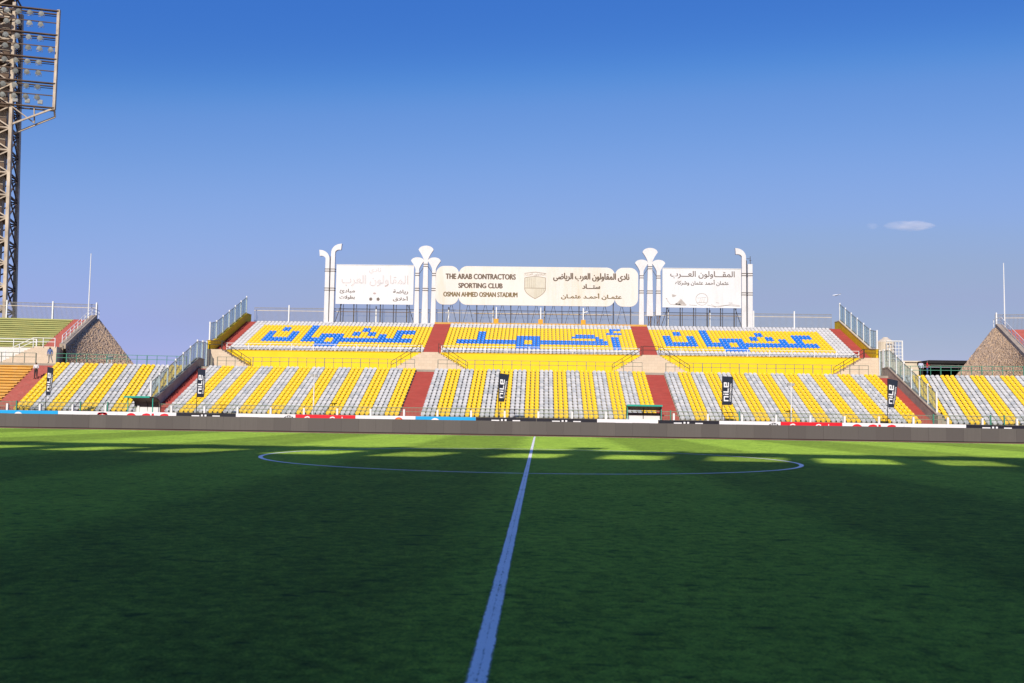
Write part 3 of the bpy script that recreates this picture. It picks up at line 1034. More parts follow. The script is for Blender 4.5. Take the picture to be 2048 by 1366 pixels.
for body, a_, b_, c_, d_ in (('نادي', .42, .58, .235, .06), ('المقاولون العرب', .065, .935, .56, .26)):
    mb = MB()
    outline_text(mb, arabic(body), fx(a_), fx(b_), zr(c_), zr(d_), SY - .006, 0)
    mb.build('outline_lettering', ['letter_ghost', 'sign_white'], bd)
for body, a_, b_, c_, d_ in (('رياضة', .74, .93, .75, .625), ('أخلاق', .74, .93, .93, .80), ('مبادئ', .05, .245, .74, .62), ('بطولات', .05, .245, .90, .79)):
    line_part('letter_dark', bd, arabic(body), fx(a_), fx(b_), zr(c_), zr(d_), SY - .006, fat=.02)


def disc(mb, cx, cz, rx, rz, y, mi=0, n=20, a0=0, a1=2 * math.pi):
    mb.add([(cx, y, cz)] + [(cx + rx * math.cos(a0 + (a1 - a0) * k / n), y, cz + rz * math.sin(a0 + (a1 - a0) * k / n)) for k in range(n + 1)],
           [(0, k + 1, k + 2) for k in range(n)], mi)


mb = MB()
disc(mb, fx(.50), zr(.835), .66, .66, SY - .005, 1)
for dx, dz in ((-.46, -.22), (.46, -.22)):
    disc(mb, fx(.50) + dx, zr(.835) + dz, .22, .24, SY - .008, 0, 5)
disc(mb, fx(.50) + .0, zr(.835) + .5, .22, .14, SY - .008, 2, 5)
mb.build('football_print', ['letter_dark', 'sign_white', 'letter_ghost'], bd)

# right board
RX0, RX1 = 15.27, 24.95
t, bd = flat_sign(RX0, RX1, ZB + .05, ZT, SY, 'white right billboard with dark lettering, round emblem and drawn pyramids')


def gx(f):
    return RX0 + f * (RX1 - RX0)


line_part('letter_dark', bd, arabic('المقـــاولون العـــرب'), gx(.10), gx(.915), zr(.255), zr(.06), SY - .006, fat=.02)
line_part('letter_dark', bd, arabic('عثمان أحمد عثمان وشركاه'), gx(.165), gx(.84), zr(.44), zr(.285), SY - .006, fat=.02)
mb = MB()
for (px_, pz, w, h) in ((.235, .94, .075, .16), (.175, .94, .03, .06), (.215, .94, .028, .04)):
    cx = gx(px_)
    mb.add([(cx - w * 9.8, SY - .006, zr(pz)), (cx + w * 9.8, SY - .006, zr(pz)), (cx, SY - .006, zr(pz) + h * 4.88)], [(0, 1, 2)])
mb.add([(gx(.12), SY - .006, zr(.66)), (gx(.125), SY - .006, zr(.74)), (gx(.165), SY - .006, zr(.72)), (gx(.178), SY - .006, zr(.69))], [(0, 1, 2, 3)])
mb.add([(gx(.04), SY - .006, zr(.75)), (gx(.05), SY - .006, zr(.80)), (gx(.07), SY - .006, zr(.79))], [(0, 1, 2)])
for a_, b_ in (((.06, .82), (.10, .92)), ((.10, .92), (.30, .955)), ((.57, .93), (.66, .97)), ((.66, .97), (.80, .93)), ((.80, .93), (.98, .955)),
               ((.70, .98), (.86, .91)), ((.86, .91), (.98, .93)), ((.62, .91), (.68, .99)), ((.34, .93), (.44, .95)), ((.68, .86), (.72, .88)), ((.84, .87), (.89, .875))):
    mb.bar((gx(a_[0]), SY - .008, zr(a_[1])), (gx(b_[0]), SY - .008, zr(b_[1])), .01, .06)
mb.build('pyramid_print', 'print_grey', bd)
mb = MB()
n = 28
ccx, ccz = gx(.50), zr(.785)
for r0, r1 in ((.70, .77),):
    mb.add([(ccx + r * math.cos(2 * math.pi * k / n), SY - .008, ccz + r * math.sin(2 * math.pi * k / n)) for r in (r0, r1) for k in range(n)],
           [(k, (k + 1) % n, n + (k + 1) % n, n + k) for k in range(n)])
for dx in (-.28, -.05, .2):
    mb.bar((ccx + dx, SY - .008, ccz - .35), (ccx + dx + .1, SY - .008, ccz + .10), .01, .12)
mb.bar((ccx - .5, SY - .008, ccz - .40), (ccx + .5, SY - .008, ccz - .40), .01, .07)
mb.bar((ccx - .55, SY - .008, ccz + .16), (ccx + .55, SY - .008, ccz + .24), .01, .04)
mb.build('round_emblem', 'print_grey', bd)

# centre sign with scalloped ends
CX0, CX1 = -12.82, 12.26
t = thing('billboard', (SX, SY, UTOP), 'wide cream centre billboard with scalloped ends, shield and two languages', 'billboard', 'billboards above the stand')


def rounded(x0, x1, z0, z1, r, n=8):
    pts = []
    for cx, cz, a in ((x1 - r, z0 + r, -90), (x1 - r, z1 - r, 0), (x0 + r, z1 - r, 90), (x0 + r, z0 + r, 180)):
        for k in range(n + 1):
            a_ = R(a + 90 * k / n)
            pts.append((cx + r * math.cos(a_), cz + r * math.sin(a_)))
    return pts


NX0, NX1 = CX0 + 2.85, CX1 - 2.85
mb = MB()
mb.prism(rounded(NX0, NX1, ZB, ZT, 1.05), SY - .10, SY + .10)
bd = mb.build('board', 'sign_cream', t)
MB().prism(rounded(CX0, NX0 + .02, ZB, ZT, 1.02), SY - .095, SY + .10).build('end_panel', 'sign_cream', t)
MB().prism(rounded(NX1 - .02, CX1, ZB, ZT, 1.02), SY - .095, SY + .10).build('end_panel', 'sign_cream', t)
sp = None
for k in range(12):
    x = CX0 + .9 + (CX1 - CX0 - 1.8) * k / 11
    sp = MB()
    sp.bar((x, SY + .35, UTOP), (x, SY + .35, ZB + 1.2), .11 if k % 2 == 0 else .07)
    if k < 11:
        d = (CX1 - CX0 - 1.8) / 11
        sp.bar((x + d * .15, SY + .4, UTOP), (x + d * .5, SY + .4, ZB + .3), .05)
        sp.bar((x + d * .85, SY + .4, UTOP), (x + d * .5, SY + .4, ZB + .3), .05)
    sp.build('support_post', 'steel_dark', t)
MB().bar((-8.0, SY + .32, ZB - 1.05), (9.0, SY + .32, ZB - 1.05), .07).build('support_beam', 'steel_rust', t)
W_ = CX1 - CX0


def hx(px_):                     # position along the sign, 871..1276 in its own units
    return CX0 + (px_ - 871) / 405 * W_


def hz(f):
    return ZT - f * (ZT - ZB)


FY_ = SY - .106
line_part('letter', bd, 'THE ARAB CONTRACTORS', hx(891), hx(1031), hz(.335), hz(.20), FY_, fat=.045)
line_part('letter', bd, 'SPORTING CLUB', hx(917), hx(1005), hz(.565), hz(.44), FY_, fat=.045)
line_part('letter', bd, arabic('نادى المقاولون العرب الرياضى'), hx(1107), hx(1258), hz(.36), hz(.15), FY_, fat=.045)
line_part('letter', bd, arabic('ستـــاد'), hx(1165), hx(1200), hz(.55), hz(.43), FY_, fat=.045)
line_part('letter_tan', bd, 'OSMAN AHMED OSMAN STADIUM', hx(887), hx(1035), hz(.79), hz(.67), FY_, fat=.04)
line_part('letter_tan', bd, arabic('عثمـان أحمـد عثمـان'), hx(1123), hx(1243), hz(.83), hz(.67), FY_, fat=.04)
# shield
sx0, sx1, sxm = hx(1049), hx(1092), hx(1070.5)
shield = []
for k in range(9):
    f = k / 8
    shield.append((sx0 + f * (sx1 - sx0), hz(.28) + .18 * math.sin(math.pi * f)))
for k in range(1, 8):
    f = k / 7
    shield.append((sx1 - (sx1 - sxm) * f ** 2.0, hz(.28 + .28 + .27 * f) if f > .001 else hz(.56)))
for k in range(6, -1, -1):
    f = k / 7
    shield.append((sx0 + (sxm - sx0) * f ** 2.0, hz(.28 + .28 + .27 * f)))
mb = MB()
cxm, czm = sxm, hz(.52)
mb.add([(x, FY_, z) for x, z in shield], [tuple(range(len(shield)))], 0)
inner = [(cxm + (x - cxm) * .95, czm + (z - czm) * .95) for x, z in shield]
mb.add([(x, FY_ - .004, z) for x, z in inner], [tuple(range(len(inner)))], 1)
crest = mb.build('shield', ['crest_line', 'crest_fill'], bd)
mb = MB()
mb.bar((sxm, FY_ - .008, hz(.27)), (sxm, FY_ - .008, hz(.83)), .01, .07)
mb.bar((sx0, FY_ - .008, hz(.55)), (sx1, FY_ - .008, hz(.55)), .01, .06)
for k in range(4):
    x = sx0 + .35 + k * .27
    mb.bar((x, FY_ - .009, hz(.29)), (x, FY_ - .009, hz(.54)), .01, .09)
    x = sxm + .22 + k * .27
    mb.bar((x, FY_ - .009, hz(.57)), (x, FY_ - .009, hz(.78 - .05 * k)), .01, .09)
lettering(mb, arabic('المقاولون العرب'), sx0 + .1, sx1 - .1, hz(.235), hz(.165), FY_, bold=.006)
for (a_, b_) in (((sx0, .25), (sx0, .17)), ((sx1, .25), (sx1, .17)), ((sx0, .17), (sxm, .135)), ((sxm, .135), (sx1, .17))):
    mb.bar((a_[0], FY_ - .008, hz(a_[1])), (b_[0], FY_ - .008, hz(b_[1])), .01, .05)
mb.build('shield_bars', 'crest_line', bd)


# ---- white lotus columns: flat-sided sheet cladding
PY = 88.35


def shaft_box(mb, x, y, z0, z1, w0, w1, d=.46):
    q = [(x + i * w / 2, y + j * d / 2, z) for z, w in ((z0, w0), (z1, w1)) for i, j in ((-1, -1), (1, -1), (1, 1), (-1, 1))]
    mb.add(q, [(3, 2, 1, 0), (4, 5, 6, 7), (0, 1, 5, 4), (1, 2, 6, 5), (2, 3, 7, 6), (3, 0, 4, 7)])


def band_boxes(mb, x, y, zs, w, d=.50):
    for z in zs:
        for dz in (0, .27):
            mb.box(x - w / 2, x + w / 2, y - d / 2, y + d / 2, z + dz - .045, z + dz + .045)


def fan(mb, x, y, z0, z1, w0, w1, d=.42):
    """Open lotus: narrow throat, sides curving out to the rim, domed top."""
    rim, n = z0 + (z1 - z0) * .70, 8
    right = [(x + w0 / 2 + (w1 - w0) / 2 * (k / n) ** 1.45, z0 + (rim - z0) * (k / n)) for k in range(n + 1)]
    dome = [(x + w1 / 2 * math.cos(math.pi * k / 16), rim + (z1 - rim) * math.sin(math.pi * k / 16)) for k in range(1, 16)]
    left = [(2 * x - p, z) for p, z in reversed(right)]
    mb.prism(right + dome + left, y - d / 2, y + d / 2)


for cxx, cut, lab in ((-14.16, False, 'white triple lotus column between left and centre billboards'),
                      (13.76, True, 'white triple lotus column with two shortened shafts, right of centre')):
    t = thing('lotus_column', (cxx, PY, UTOP), lab, 'column', 'white ornamental columns')
    for dx, zc, zt, w0, w1, zb in ((0, 20.5, 22.4, .80, .52, UTOP + (1.5 if cut else 0)), (-1.04, 19.35, 20.92, .64, .44, UTOP), (1.05, 19.35, 20.92, .64, .44, UTOP + (1.6 if cut else 0))):
        sh = MB()
        shaft_box(sh, cxx + dx, PY, zb, zc, w0, w1)
        o = sh.build('shaft', 'pillar', t)
        lo = MB()
        fan(lo, cxx + dx, PY, zc + .002, zt, w1 * .98, 1.85 if dx == 0 else 1.62)
        lo.build('flower', 'pillar', t)
        for z in (16.75, zc - .72):
            bd = MB()
            band_boxes(bd, cxx + dx, PY, (z,), w0 - (w0 - w1) * (z - zb) / (zc - zb) + .05)
            bd.build('band', 'band', o)
        if zb > UTOP + .1:
            st = MB()
            for q in (-.12, .14):
                st.bar((cxx + dx + q, PY, UTOP), (cxx + dx + q, PY, zb), .10)
            st.bar((cxx + dx - .3, PY + .1, UTOP), (cxx + dx + .3, PY + .1, zb), .06)
            st.build('stub', 'steel_rust', t)
    br = MB()
    br.bar((cxx - .8, PY + .3, 19), (cxx, PY + .3, 20.2), .05)
    br.bar((cxx + .8, PY + .3, 19), (cxx, PY + .3, 20.2), .05)
    br.bar((cxx + .55, PY + .3, UTOP), (cxx + .95, PY + .3, 17), .05)
    br.build('brace', 'steel_dark', t)


def bent(mb, x, y, z0, z1, side, w=.60, d=.46):
    """Shaft whose top bends over to one side and widens, cut from flat-sided sheet."""
    zk = z1 - 1.15
    inner = [(x + side * .26, z0), (x + side * .24, zk)]
    outer = [(x - side * .30, z0), (x - side * .26, zk)]
    for k in range(1, 8):
        a = R(90 * k / 7)
        inner.append((x + side * (.24 + .55 * (1 - math.cos(a))), zk + .38 * math.sin(a)))
        outer.append((x + side * (-.26 + 1.25 * (1 - math.cos(a))), zk + 1.13 * math.sin(a)))
    tip = [(x + side * .98, zk + .36), (x + side * 1.06, zk + 1.15)]
    mb.prism(inner + tip + outer[::-1], y - d / 2, y + d / 2)


t = thing('bent_columns', (-26.1, PY, UTOP), 'pair of white columns with tops bent outward, left of left billboard', 'column', 'white ornamental columns')
for x, zt, side in ((-26.52, 21.75, -1), (-25.82, 22.55, 1)):
    mb = MB(); bent(mb, x, PY, UTOP, zt, side); o = mb.build('shaft', 'pillar', t)
    for z in (16.65, 19.05):
        mb = MB(); band_boxes(mb, x, PY, (z,), .64); mb.build('band', 'band', o)
mb = MB(); mb.bar((-26.16, PY + .1, UTOP), (-26.16, PY + .1, 21), .10); mb.build('core_pole', 'steel_dark', t)
t = thing('bent_columns', (25.5, PY, UTOP), 'pair of white columns, one broken off flat, right of right billboard', 'column', 'white ornamental columns')
mb = MB(); bent(mb, 25.32, PY, UTOP, 22.5, -1); o1 = mb.build('shaft', 'pillar', t)
mb = MB(); shaft_box(mb, 26.1, PY, UTOP, 20.5, .60, .56); o2 = mb.build('shaft', 'pillar', t)
for x, o in ((25.32, o1), (26.1, o2)):
    for z in (16.65, 19.05):
        mb = MB(); band_boxes(mb, x, PY, (z,), .64); mb.build('band', 'band', o)
mb = MB(); mb.bar((25.7, PY + .1, UTOP), (25.7, PY + .1, 21), .10); mb.build('core_pole', 'steel_dark', t)
mb = MB()
mb.bar((26.15, PY, 20.5), (26.15, PY, 21.5), .06)
mb.bar((25.7, PY, 21.2), (26.15, PY, 21.2), .05)
mb.bar((26.05, PY, 21.0), (26.3, PY, 21.0), .05)
mb.build('bare_bracket', 'steel_dark', t)

# ---- short lamp posts on orange blocks
for k, x in enumerate((-5.2, .27, 5.5)):
    t = thing('block_post', (x, 87.0, UTOP), ('left', 'middle', 'right')[k] + 'most of three orange blocks with white posts under the centre sign' if k != 1 else
              'middle one of three orange blocks with white posts under the centre sign', 'post', 'orange blocks with posts')
    MB().box(x - .28, x + .28, 86.9, 87.4, UTOP + .28, UTOP + .82).build('block', 'orange_box', t)
    MB().bar((x, 87.15, UTOP + .82), (x, 87.15, UTOP + 2.3), .13).build('post', 'white', t)
    if k == 2:
        MB().bar((x, 87.15, UTOP + 1.75), (x + .55, 87.1, UTOP + 1.85), .07, .10).build('arm', 'white', t)

# ================================================================== END STANDS
TH = R(10)


def frame(side):
    hx_, hy_ = SX + side * 36.85, 57.0

    def T(s, v, z):
        return (hx_ + side * (s * math.cos(TH) + v * math.sin(TH)), hy_ - s * math.sin(TH) + v * math.cos(TH), z)
    return T


for side, word in ((-1, 'left'), (1, 'right')):
    T = frame(side)
    rz = -side * TH
    edge = 11.4 if side < 0 else 12.1
    v0 = -.12
    smax = 27.0 if side < 0 else 14.0
    # outer seat block
    loc = T(edge / 2, 0, 0)
    b = thing('seating_block', loc, f'outer lower seat block of yellow and grey stripes beyond the {word} glass screen', 'seating block', 'seat blocks of the stand')
    mb = MB()
    seats = []
    for r in range(L_N):
        va, vb, z = v0 + r * L_TR, v0 + (r + 1) * L_TR, L_Z0 + r * L_RI
        smin = -(va * math.sin(TH)) / math.cos(TH) + .05
        zl = 0 if r == 0 else z - L_RI
        q = [T(smin, va, zl), T(edge, va, zl), T(edge, va, z), T(smin, va, z), T(edge, vb, z), T(smin, vb, z), T(smin, vb, 0), T(edge, vb, 0), T(smin, va, 0), T(edge, va, 0)]
        mb.add(q, [(0, 1, 2, 3), (3, 2, 4, 5), (8, 3, 5, 6), (9, 7, 4, 2)])
        c = 0
        while True:
            s = edge - (c + .5) * .475
            if s < smin + .2:
                break
            p = T(s, r * L_TR, z)
            seats.append((p[0], p[1], p[2], rz, 'yellow_seat' if (c // 3) % 2 == 0 else 'grey_seat'))
            c += 1
    mb.build('terrace', 'concrete', b)
    put_seats(b, seats)
    # red stairs and bare terrace beyond
    if side < 0:
        mb = MB(); steps(mb, T, 11.41, 13.32, v0, L_TR / 2, L_N * 2, L_Z0 - .1, L_RI / 2, 0)
        tag(mb.build('red_stairs', 'red_faded'), 'faded red lower stairs with a man standing on them, far left', 'stairs', 'red painted stairs')
        t = thing('bare_terrace', T(20, 0, 0), 'worn orange concrete terrace without seats at the far left edge', 'terrace')
        for r in range(L_N):
            mb = MB()
            steps(mb, T, 13.33, smax, v0 + r * L_TR, L_TR, 1, L_Z0 + r * L_RI, L_RI, max(0, L_Z0 + (r - 1.2) * L_RI))
            nosing(mb, T, 13.33, smax, v0 + r * L_TR, L_Z0 + r * L_RI)
            mb.build('step', 'orange', t)
    # walkway
    mb = MB()
    vw = L_N * L_TR - .11
    mb.add([T(-2.3, vw, WALK - .006), T(smax, vw, WALK - .006), T(smax, 17.9, WALK - .006), T(-2.3, 17.9, WALK - .006),
            T(-2.3, vw, 0), T(smax, vw, 0), T(smax, 17.9, 0), T(-2.3, 17.9, 0)], [(0, 1, 2, 3), (0, 1, 5, 4), (2, 3, 7, 6)])
    struct(mb.build('end_walkway', 'concrete'))
    railing('walkway_railing', T, -1.6, edge + .1, 12.6, WALK, 'rail_green', f'green railing along the walkway in front of the {word} rough stone slope', gap=1.0, thick=.05)
    if side < 0:
        railing('walkway_railing', T, 13.5, smax, 12.6, WALK, 'rail_grey', 'grey railing above the orange terrace at the far left', gap=1.15, thick=.06)
    # upper end tier
    if side < 0:
        mb = MB(); steps(mb, T, 12.86, 14.55, 18.0, U_TR / 2, U_N * 2, 8.12, U_RI / 2 * .985, 6.1)
        tag(mb.build('red_stairs', 'red_faded'), 'faded red upper stairs between green terrace and stone slope', 'stairs', 'red painted stairs')
        t = thing('bare_terrace', T(21, 18, 6.1), 'worn green concrete terrace without seats at the upper far left', 'terrace')
        for r in range(U_N):
            mb = MB()
            steps(mb, T, 14.56, smax, 18.0 + r * U_TR, U_TR, 1, 8.12 + r * U_RI * .985, U_RI, 8.12 + (r - 1.2) * U_RI * .985 if r else 6.1)
            nosing(mb, T, 14.56, smax, 18.0 + r * U_TR, 8.12 + r * U_RI * .985)
            mb.build('step', 'green_terrace', t)
        ss = thing('stone_stairs', T(14.5, 17.0, WALK), 'cream stone stair behind the man in the blue shirt, far left', 'stairs', 'cream stone stairs on the walkway')
        MB().box(12.62, 15.0, 16.4, 17.95, WALK, 8.06, T=T).build('landing', 'cream', ss)
        for k in range(12):
            MB().box(15.0 + .3 * k, 15.3 + .3 * k, 16.4, 17.95, WALK, 8.06 - (k + 1) * .155, T=T).build('step', 'cream', ss)
        hr = MB()
        for dz in (.9, .5):
            hr.bar(T(15.0, 16.35, 8.06 + dz), T(18.6, 16.35, 6.2 + dz), .06)
            hr.bar(T(12.8, 16.35, 8.06 + dz), T(15.0, 16.35, 8.06 + dz), .06)
        for s, z in ((12.8, 8.06), (14.0, 8.06), (15.0, 8.0), (16.4, 7.3), (17.8, 6.6)):
            hr.bar(T(s, 16.35, z - .1), T(s, 16.35, z + .92), .07)
        hr.build('handrail', 'white', ss)
        w_ = MB(); w_.box(15.0, smax, 17.96, 17.99, WALK, 8.11, T=T)
        tag(w_.build('front_wall', 'white_wall'), 'whitewashed wall below the green terrace, far left', 'wall')
        railing('terrace_railing', T, 15.2, smax, 18.05, 8.12, 'white', 'white railing along the foot of the green terrace', gap=2.2, h=.8, thick=.07, group='terrace railings')
    else:
        mb = MB(); steps(mb, T, 12.86, 17.0, 18.0, U_TR / 2, U_N * 2, 8.12, U_RI / 2 * 1.03, 6.1)
        tag(mb.build('red_stairs', 'red_faded'), 'faded red upper stairs at the right edge above the stone slope', 'stairs', 'red painted stairs')
    # parapet beside the upper end stairs: z rises with v
    ztop = 12.3 if side < 0 else 12.55
    t = thing('end_parapet', T(12.6, 17.9, 6.1), f'low concrete parapet with white handrail above the {word} rough stone slope', 'parapet', 'sloping parapets at the stand ends')
    mb = MB()
    zl = lambda v: 8.25 + (v - 18.0) * (ztop - 8.1) / 11.5 + .25
    for va, vb in ((17.9, 29.6), (29.6, 31.2)):
        z0a, z1a = zl(min(va, 29.6)), zl(min(vb, 29.6))
        q = [T(12.40, va, 6.1), T(12.80, va, 6.1), T(12.80, vb, 6.1), T(12.40, vb, 6.1), T(12.40, va, z0a), T(12.80, va, z0a), T(12.80, vb, z1a), T(12.40, vb, z1a)]
        mb.add(q, [(0, 1, 2, 3), (4, 5, 6, 7), (0, 1, 5, 4), (2, 3, 7, 6), (0, 3, 7, 4), (1, 2, 6, 5)])
    # ledge overhanging the slope
    q = []
    for v in (17.6, 29.7):
        z = zl(v)
        q += [T(12.05, v, z - .42), T(12.39, v, z - .42), T(12.39, v, z + .05), T(12.05, v, z + .05)]
    mb.add(q, [(0, 1, 2, 3), (4, 5, 6, 7), (0, 1, 5, 4), (1, 2, 6, 5), (2, 3, 7, 6), (3, 0, 4, 7)])
    mb.build('wall', 'wall_concrete', t)
    hr = MB()
    for dz in (.85, .45):
        hr.bar(T(12.6, 18.2, zl(18.2) + dz), T(12.6, 29.6, zl(29.6) + dz), .05)
        hr.bar(T(12.6, 29.6, zl(29.6) + dz), T(12.2, 31.2, zl(29.6) + dz - .15), .05)
    for k in range(9):
        v = 18.2 + 11.4 * k / 8
        hr.bar(T(12.6, v, zl(v)), T(12.6, v, zl(v) + .86), .06)
    hr.bar(T(12.2, 31.2, zl(29.6) - .2), T(12.2, 31.2, zl(29.6) + .7), .06)
    hr.build('handrail', 'white', t)
    # top platform, fence, mast
    mb = MB()
    za = 8.12 + U_N * U_RI * (.985 if side < 0 else 1.03) - .14
    mb.box(12.81, smax, 29.47, 35, 6.1, za, T=T)
    struct(mb.build('end_platform', 'green_terrace' if side < 0 else 'red_faded'))
    if side < 0:
        bar_fence(T, 12.5, smax, 31.6, za, 2.1, [12.6, 17.7, 23.0], 'fence of upright bars above the green terrace', posth=.25)
    else:
        bar_fence(T, 12.5, smax + 3, 31.6, za, 2.0, [12.6, 18.0], 'fence of upright bars at the upper right edge', posth=.25)
    t = thing('tall_mast', T(13.4, 31.0, za), f'slender white mast rising above the {word} rough stone slope', 'mast', 'slender white masts')
    mb = MB(); p, q = T(13.4, 31.0, za - .2), T(13.4, 31.0, 20.5)
    mb.tube([p, (p[0], p[1], 16), q], [.085, .07, .045], 8); mb.build('shaft', 'white', t)
    mb = MB(); mb.box(13.25, 13.55, 30.85, 31.15, za, za + .12, T=T); mb.build('base_plate', 'white', t)
    # rough stone slope: falls from under the parapet ledge to its foot, like the corner of a pyramid
    foot0, foot1 = ((11.7, 17.3), (5.9, 25.0)) if side < 0 else ((12.2, 16.6), (6.0, 25.0))
    mb = MB()
    nu, nv = 90, 60

    def stone_pt(f, g_):
        vt = 17.7 + (31.0 - 17.7) * f
        top = Vector(T(12.06, vt, zl(min(vt, 29.7)) - .40))
        bot = Vector(T(foot0[0] + (foot1[0] - foot0[0]) * f, foot0[1] + (foot1[1] - foot0[1]) * f, 6.0))
        return bot + (top - bot) * g_
    vs_ = []
    for i in range(nu + 1):
        for j in range(nv + 1):
            p = stone_pt(i / nu, j / nv)
            k = 0 if j == 0 else 1
            out = Vector((-side * .5, -.55, .66))
            p = p + out * (random.gauss(.0, .045) * k) + Vector((random.uniform(-.03, .03), random.uniform(-.03, .03), random.uniform(-.02, .02) * k))
            vs_.append(p)
    mb.add(vs_, [(i * (nv + 1) + j, (i + 1) * (nv + 1) + j, (i + 1) * (nv + 1) + j + 1, i * (nv + 1) + j + 1) for i in range(nu) for j in range(nv)])
    # far side of the slope
    A2, B2, D2 = Vector(T(12.06, 31.0, zl(29.7) - .40)), Vector(T(12.06, 38.0, 6.0)), Vector(T(foot1[0], foot1[1], 6.0))
    mb.add([A2, B2, D2], [(0, 1, 2)])
    tag(mb.build('stone_slope', 'stone'), 'rough brown stone slope in partial shade at the left' if side < 0 else 'sunlit rough brown stone slope at the right edge', 'slope')

# ================================================================== FRONT FENCE, ADVERTS, DUGOUTS, FLAGS
t = thing('front_fence', (SX, 54.8, 0), 'low fence of upright bars with stout white posts in front of the lower seats', 'fence')
for a, b_, i in ((-52, -26, 0), (-26, 0, 1), (0, 26, 2), (26, 52, 3)):
    mb = MB()
    k = a
    while k < b_:
        mb.bar((k, 54.8, .2), (k, 54.8, 2.02), .02)
        k += .125
    stuff(mb.build('bars', 'bars_green', t))
for z, m_ in ((1.98, 'bars_green'), (1.62, 'bars_green'), (1.2, 'bars_cream')):
    MB().bar((-52, 54.84, z), (52, 54.84, z), .05).build('rail', m_, t)
for k in range(-17, 18):
    x = .2 + k * 3.02
    MB().box(x - .085, x + .085, 54.6, 54.78, 0, 1.82).build('post', 'white', t)
for x in (-47.3, -41.4, -38.9, -35.2, 12.0, 18.1, 35.2, 40.2, 41.4, 44.2):
    MB().bar((x, 54.7, 0), (x, 54.7, 2.1), .10).build('brace_post', 'rail_green', t)

# ---- perimeter LED board
t = thing('led_board', (SX, 38.0, 0), 'long dark grey brown perimeter board of square panels along the pitch', 'perimeter board')
for k in range(-34, 35):
    x = .2 + k * 1.25
    j = random.uniform(-.012, .012)
    MB().box(x - .622, x + .622, 38.0 + j, 38.22, .06, 1.03 + random.uniform(-.006, .006)).build('panel', 'led', t)
MB().box(-42.5, 42.5, 38.06, 38.25, 0, .07).build('base', 'led_frame', t)
mb = MB()
for k in range(-34, 35, 2):
    x = .2 + k * 1.25
    mb.bar((x, 38.24, .9), (x, 38.95, .05), .05)
mb.build('rear_struts', 'led_frame', t)

# ---- advertising boards behind it
AW = 5.172


def nile_word(mb, x0, z0, h, y, mi=0):
    """Squared letters n i l e, h high, starting at x0. Returns the end."""
    s = h * .19
    def r_(a, b_, c, d):
        mb.box(x0 + a * h, x0 + b_ * h, y - .008, y, z0 + c * h, z0 + d * h, mi)
    r_(0, .19, 0, .72); r_(0, .78, .72, .91); r_(.59, .78, 0, .72)
    r_(.95, 1.14, 0, .70); r_(.95, 1.14, .80, .98)
    r_(1.31, 1.50, .19, .98); r_(1.31, 1.95, 0, .19)
    r_(2.10, 2.29, 0, .91); r_(2.29, 2.85, .72, .91); r_(2.66, 2.85, .38, .72); r_(2.29, 2.66, .38, .55); r_(2.29, 2.85, 0, .19)
    return x0 + 2.85 * h


def arc_ring(mb, cx, cz, r0, r1, y, mi, a0=0, a1=360, n=24):
    mb.add([(cx + r * math.cos(R(a0 + (a1 - a0) * k / n)), y, cz + r * math.sin(R(a0 + (a1 - a0) * k / n))) for r in (r0, r1) for k in range(n + 1)],
           [(k, k + 1, n + 2 + k, n + 1 + k) for k in range(n)], mi)


def ad_board(i, kind, label):
    x0 = -46.5 + i * AW
    x1 = x0 + AW - .02
    y = 50.4
    top = 1.23
    t = thing('advert_board', ((x0 + x1) / 2, y, 0), label, 'advert board', 'advert boards behind the perimeter board')
    m_ = {'c': 'ad_cyan', 'w': 'ad_white', 'k': 'ad_black', 'r': 'ad_red'}[kind[0]]
    sh = MB().box(x0, x1, y, y + .06, .1, top).build('sheet', m_, t)
    fr = MB()
    for x in (x0 + .5, x1 - .5):
        fr.bar((x, y + .1, 0), (x, y + .1, top - .05), .06)
        fr.bar((x, y + .6, 0), (x, y + .1, .9), .05)
    fr.build('frame', 'steel_dark', t)
    mb = MB()
    mats = ['flag_print']
    yy = y - .006
    cx = (x0 + x1) / 2
    if kind[0] == 'k':
        nile_word(mb, cx - 1.25, .25, .86, yy)
    elif kind[0] == 'c':
        arc_ring(mb, cx - .9, .68, .27, .42, yy, 0)
        lettering(mb, 'we', cx - .2, cx + .9, .35, .85, yy, 0, .03)
    elif kind[0] == 'r':
        lettering(mb, 'Coca-Cola', cx - 1.9, cx + 1.9, .25, 1.10, yy, 0, -.005)
    elif kind == 'wg':
        mats = ['ad_red']
        disc(mb, cx - 1.35, .68, .50, .46, yy, 0)
        lettering(mb, 'GLC', cx - .55, cx + 1.9, .24, 1.13, yy, 0, .03)
    elif kind == 'wd':
        mats = ['ad_dark', 'flag_print']
        disc(mb, cx + 2.0, .78, .46, .36, yy, 0)
        lettering(mb, 'FM', cx + 1.75, cx + 2.25, .85, 1.08, yy - .004, 1)
    elif kind == 'ws':
        mats = ['ad_orange', 'ad_red', 'ad_dark']
        disc(mb, cx + 1.15, .78, .38, .34, yy, 1)
        disc(mb, cx + 1.15, .78, .28, .26, yy - .004, 0)
        lettering(mb, 'motor oil', cx - 1.6, cx + .4, .5, .85, yy, 2)
    elif kind == 'we':
        mats = ['ad_red', 'ad_green', 'ad_dark']
        for a in (60, 120):
            disc(mb, cx + 1.3 + .42 * math.cos(R(a)), .74 + .36 * math.sin(R(a)), .22, .10, yy, 0)
        disc(mb, cx + 1.3, .80, .12, .26, yy - .003, 1, 3)
        arc_ring(mb, cx + 1.3, .55, .5, .62, yy, 2, 30, 150)
    if mb.v:
        mb.build('print', mats, sh)
    return t


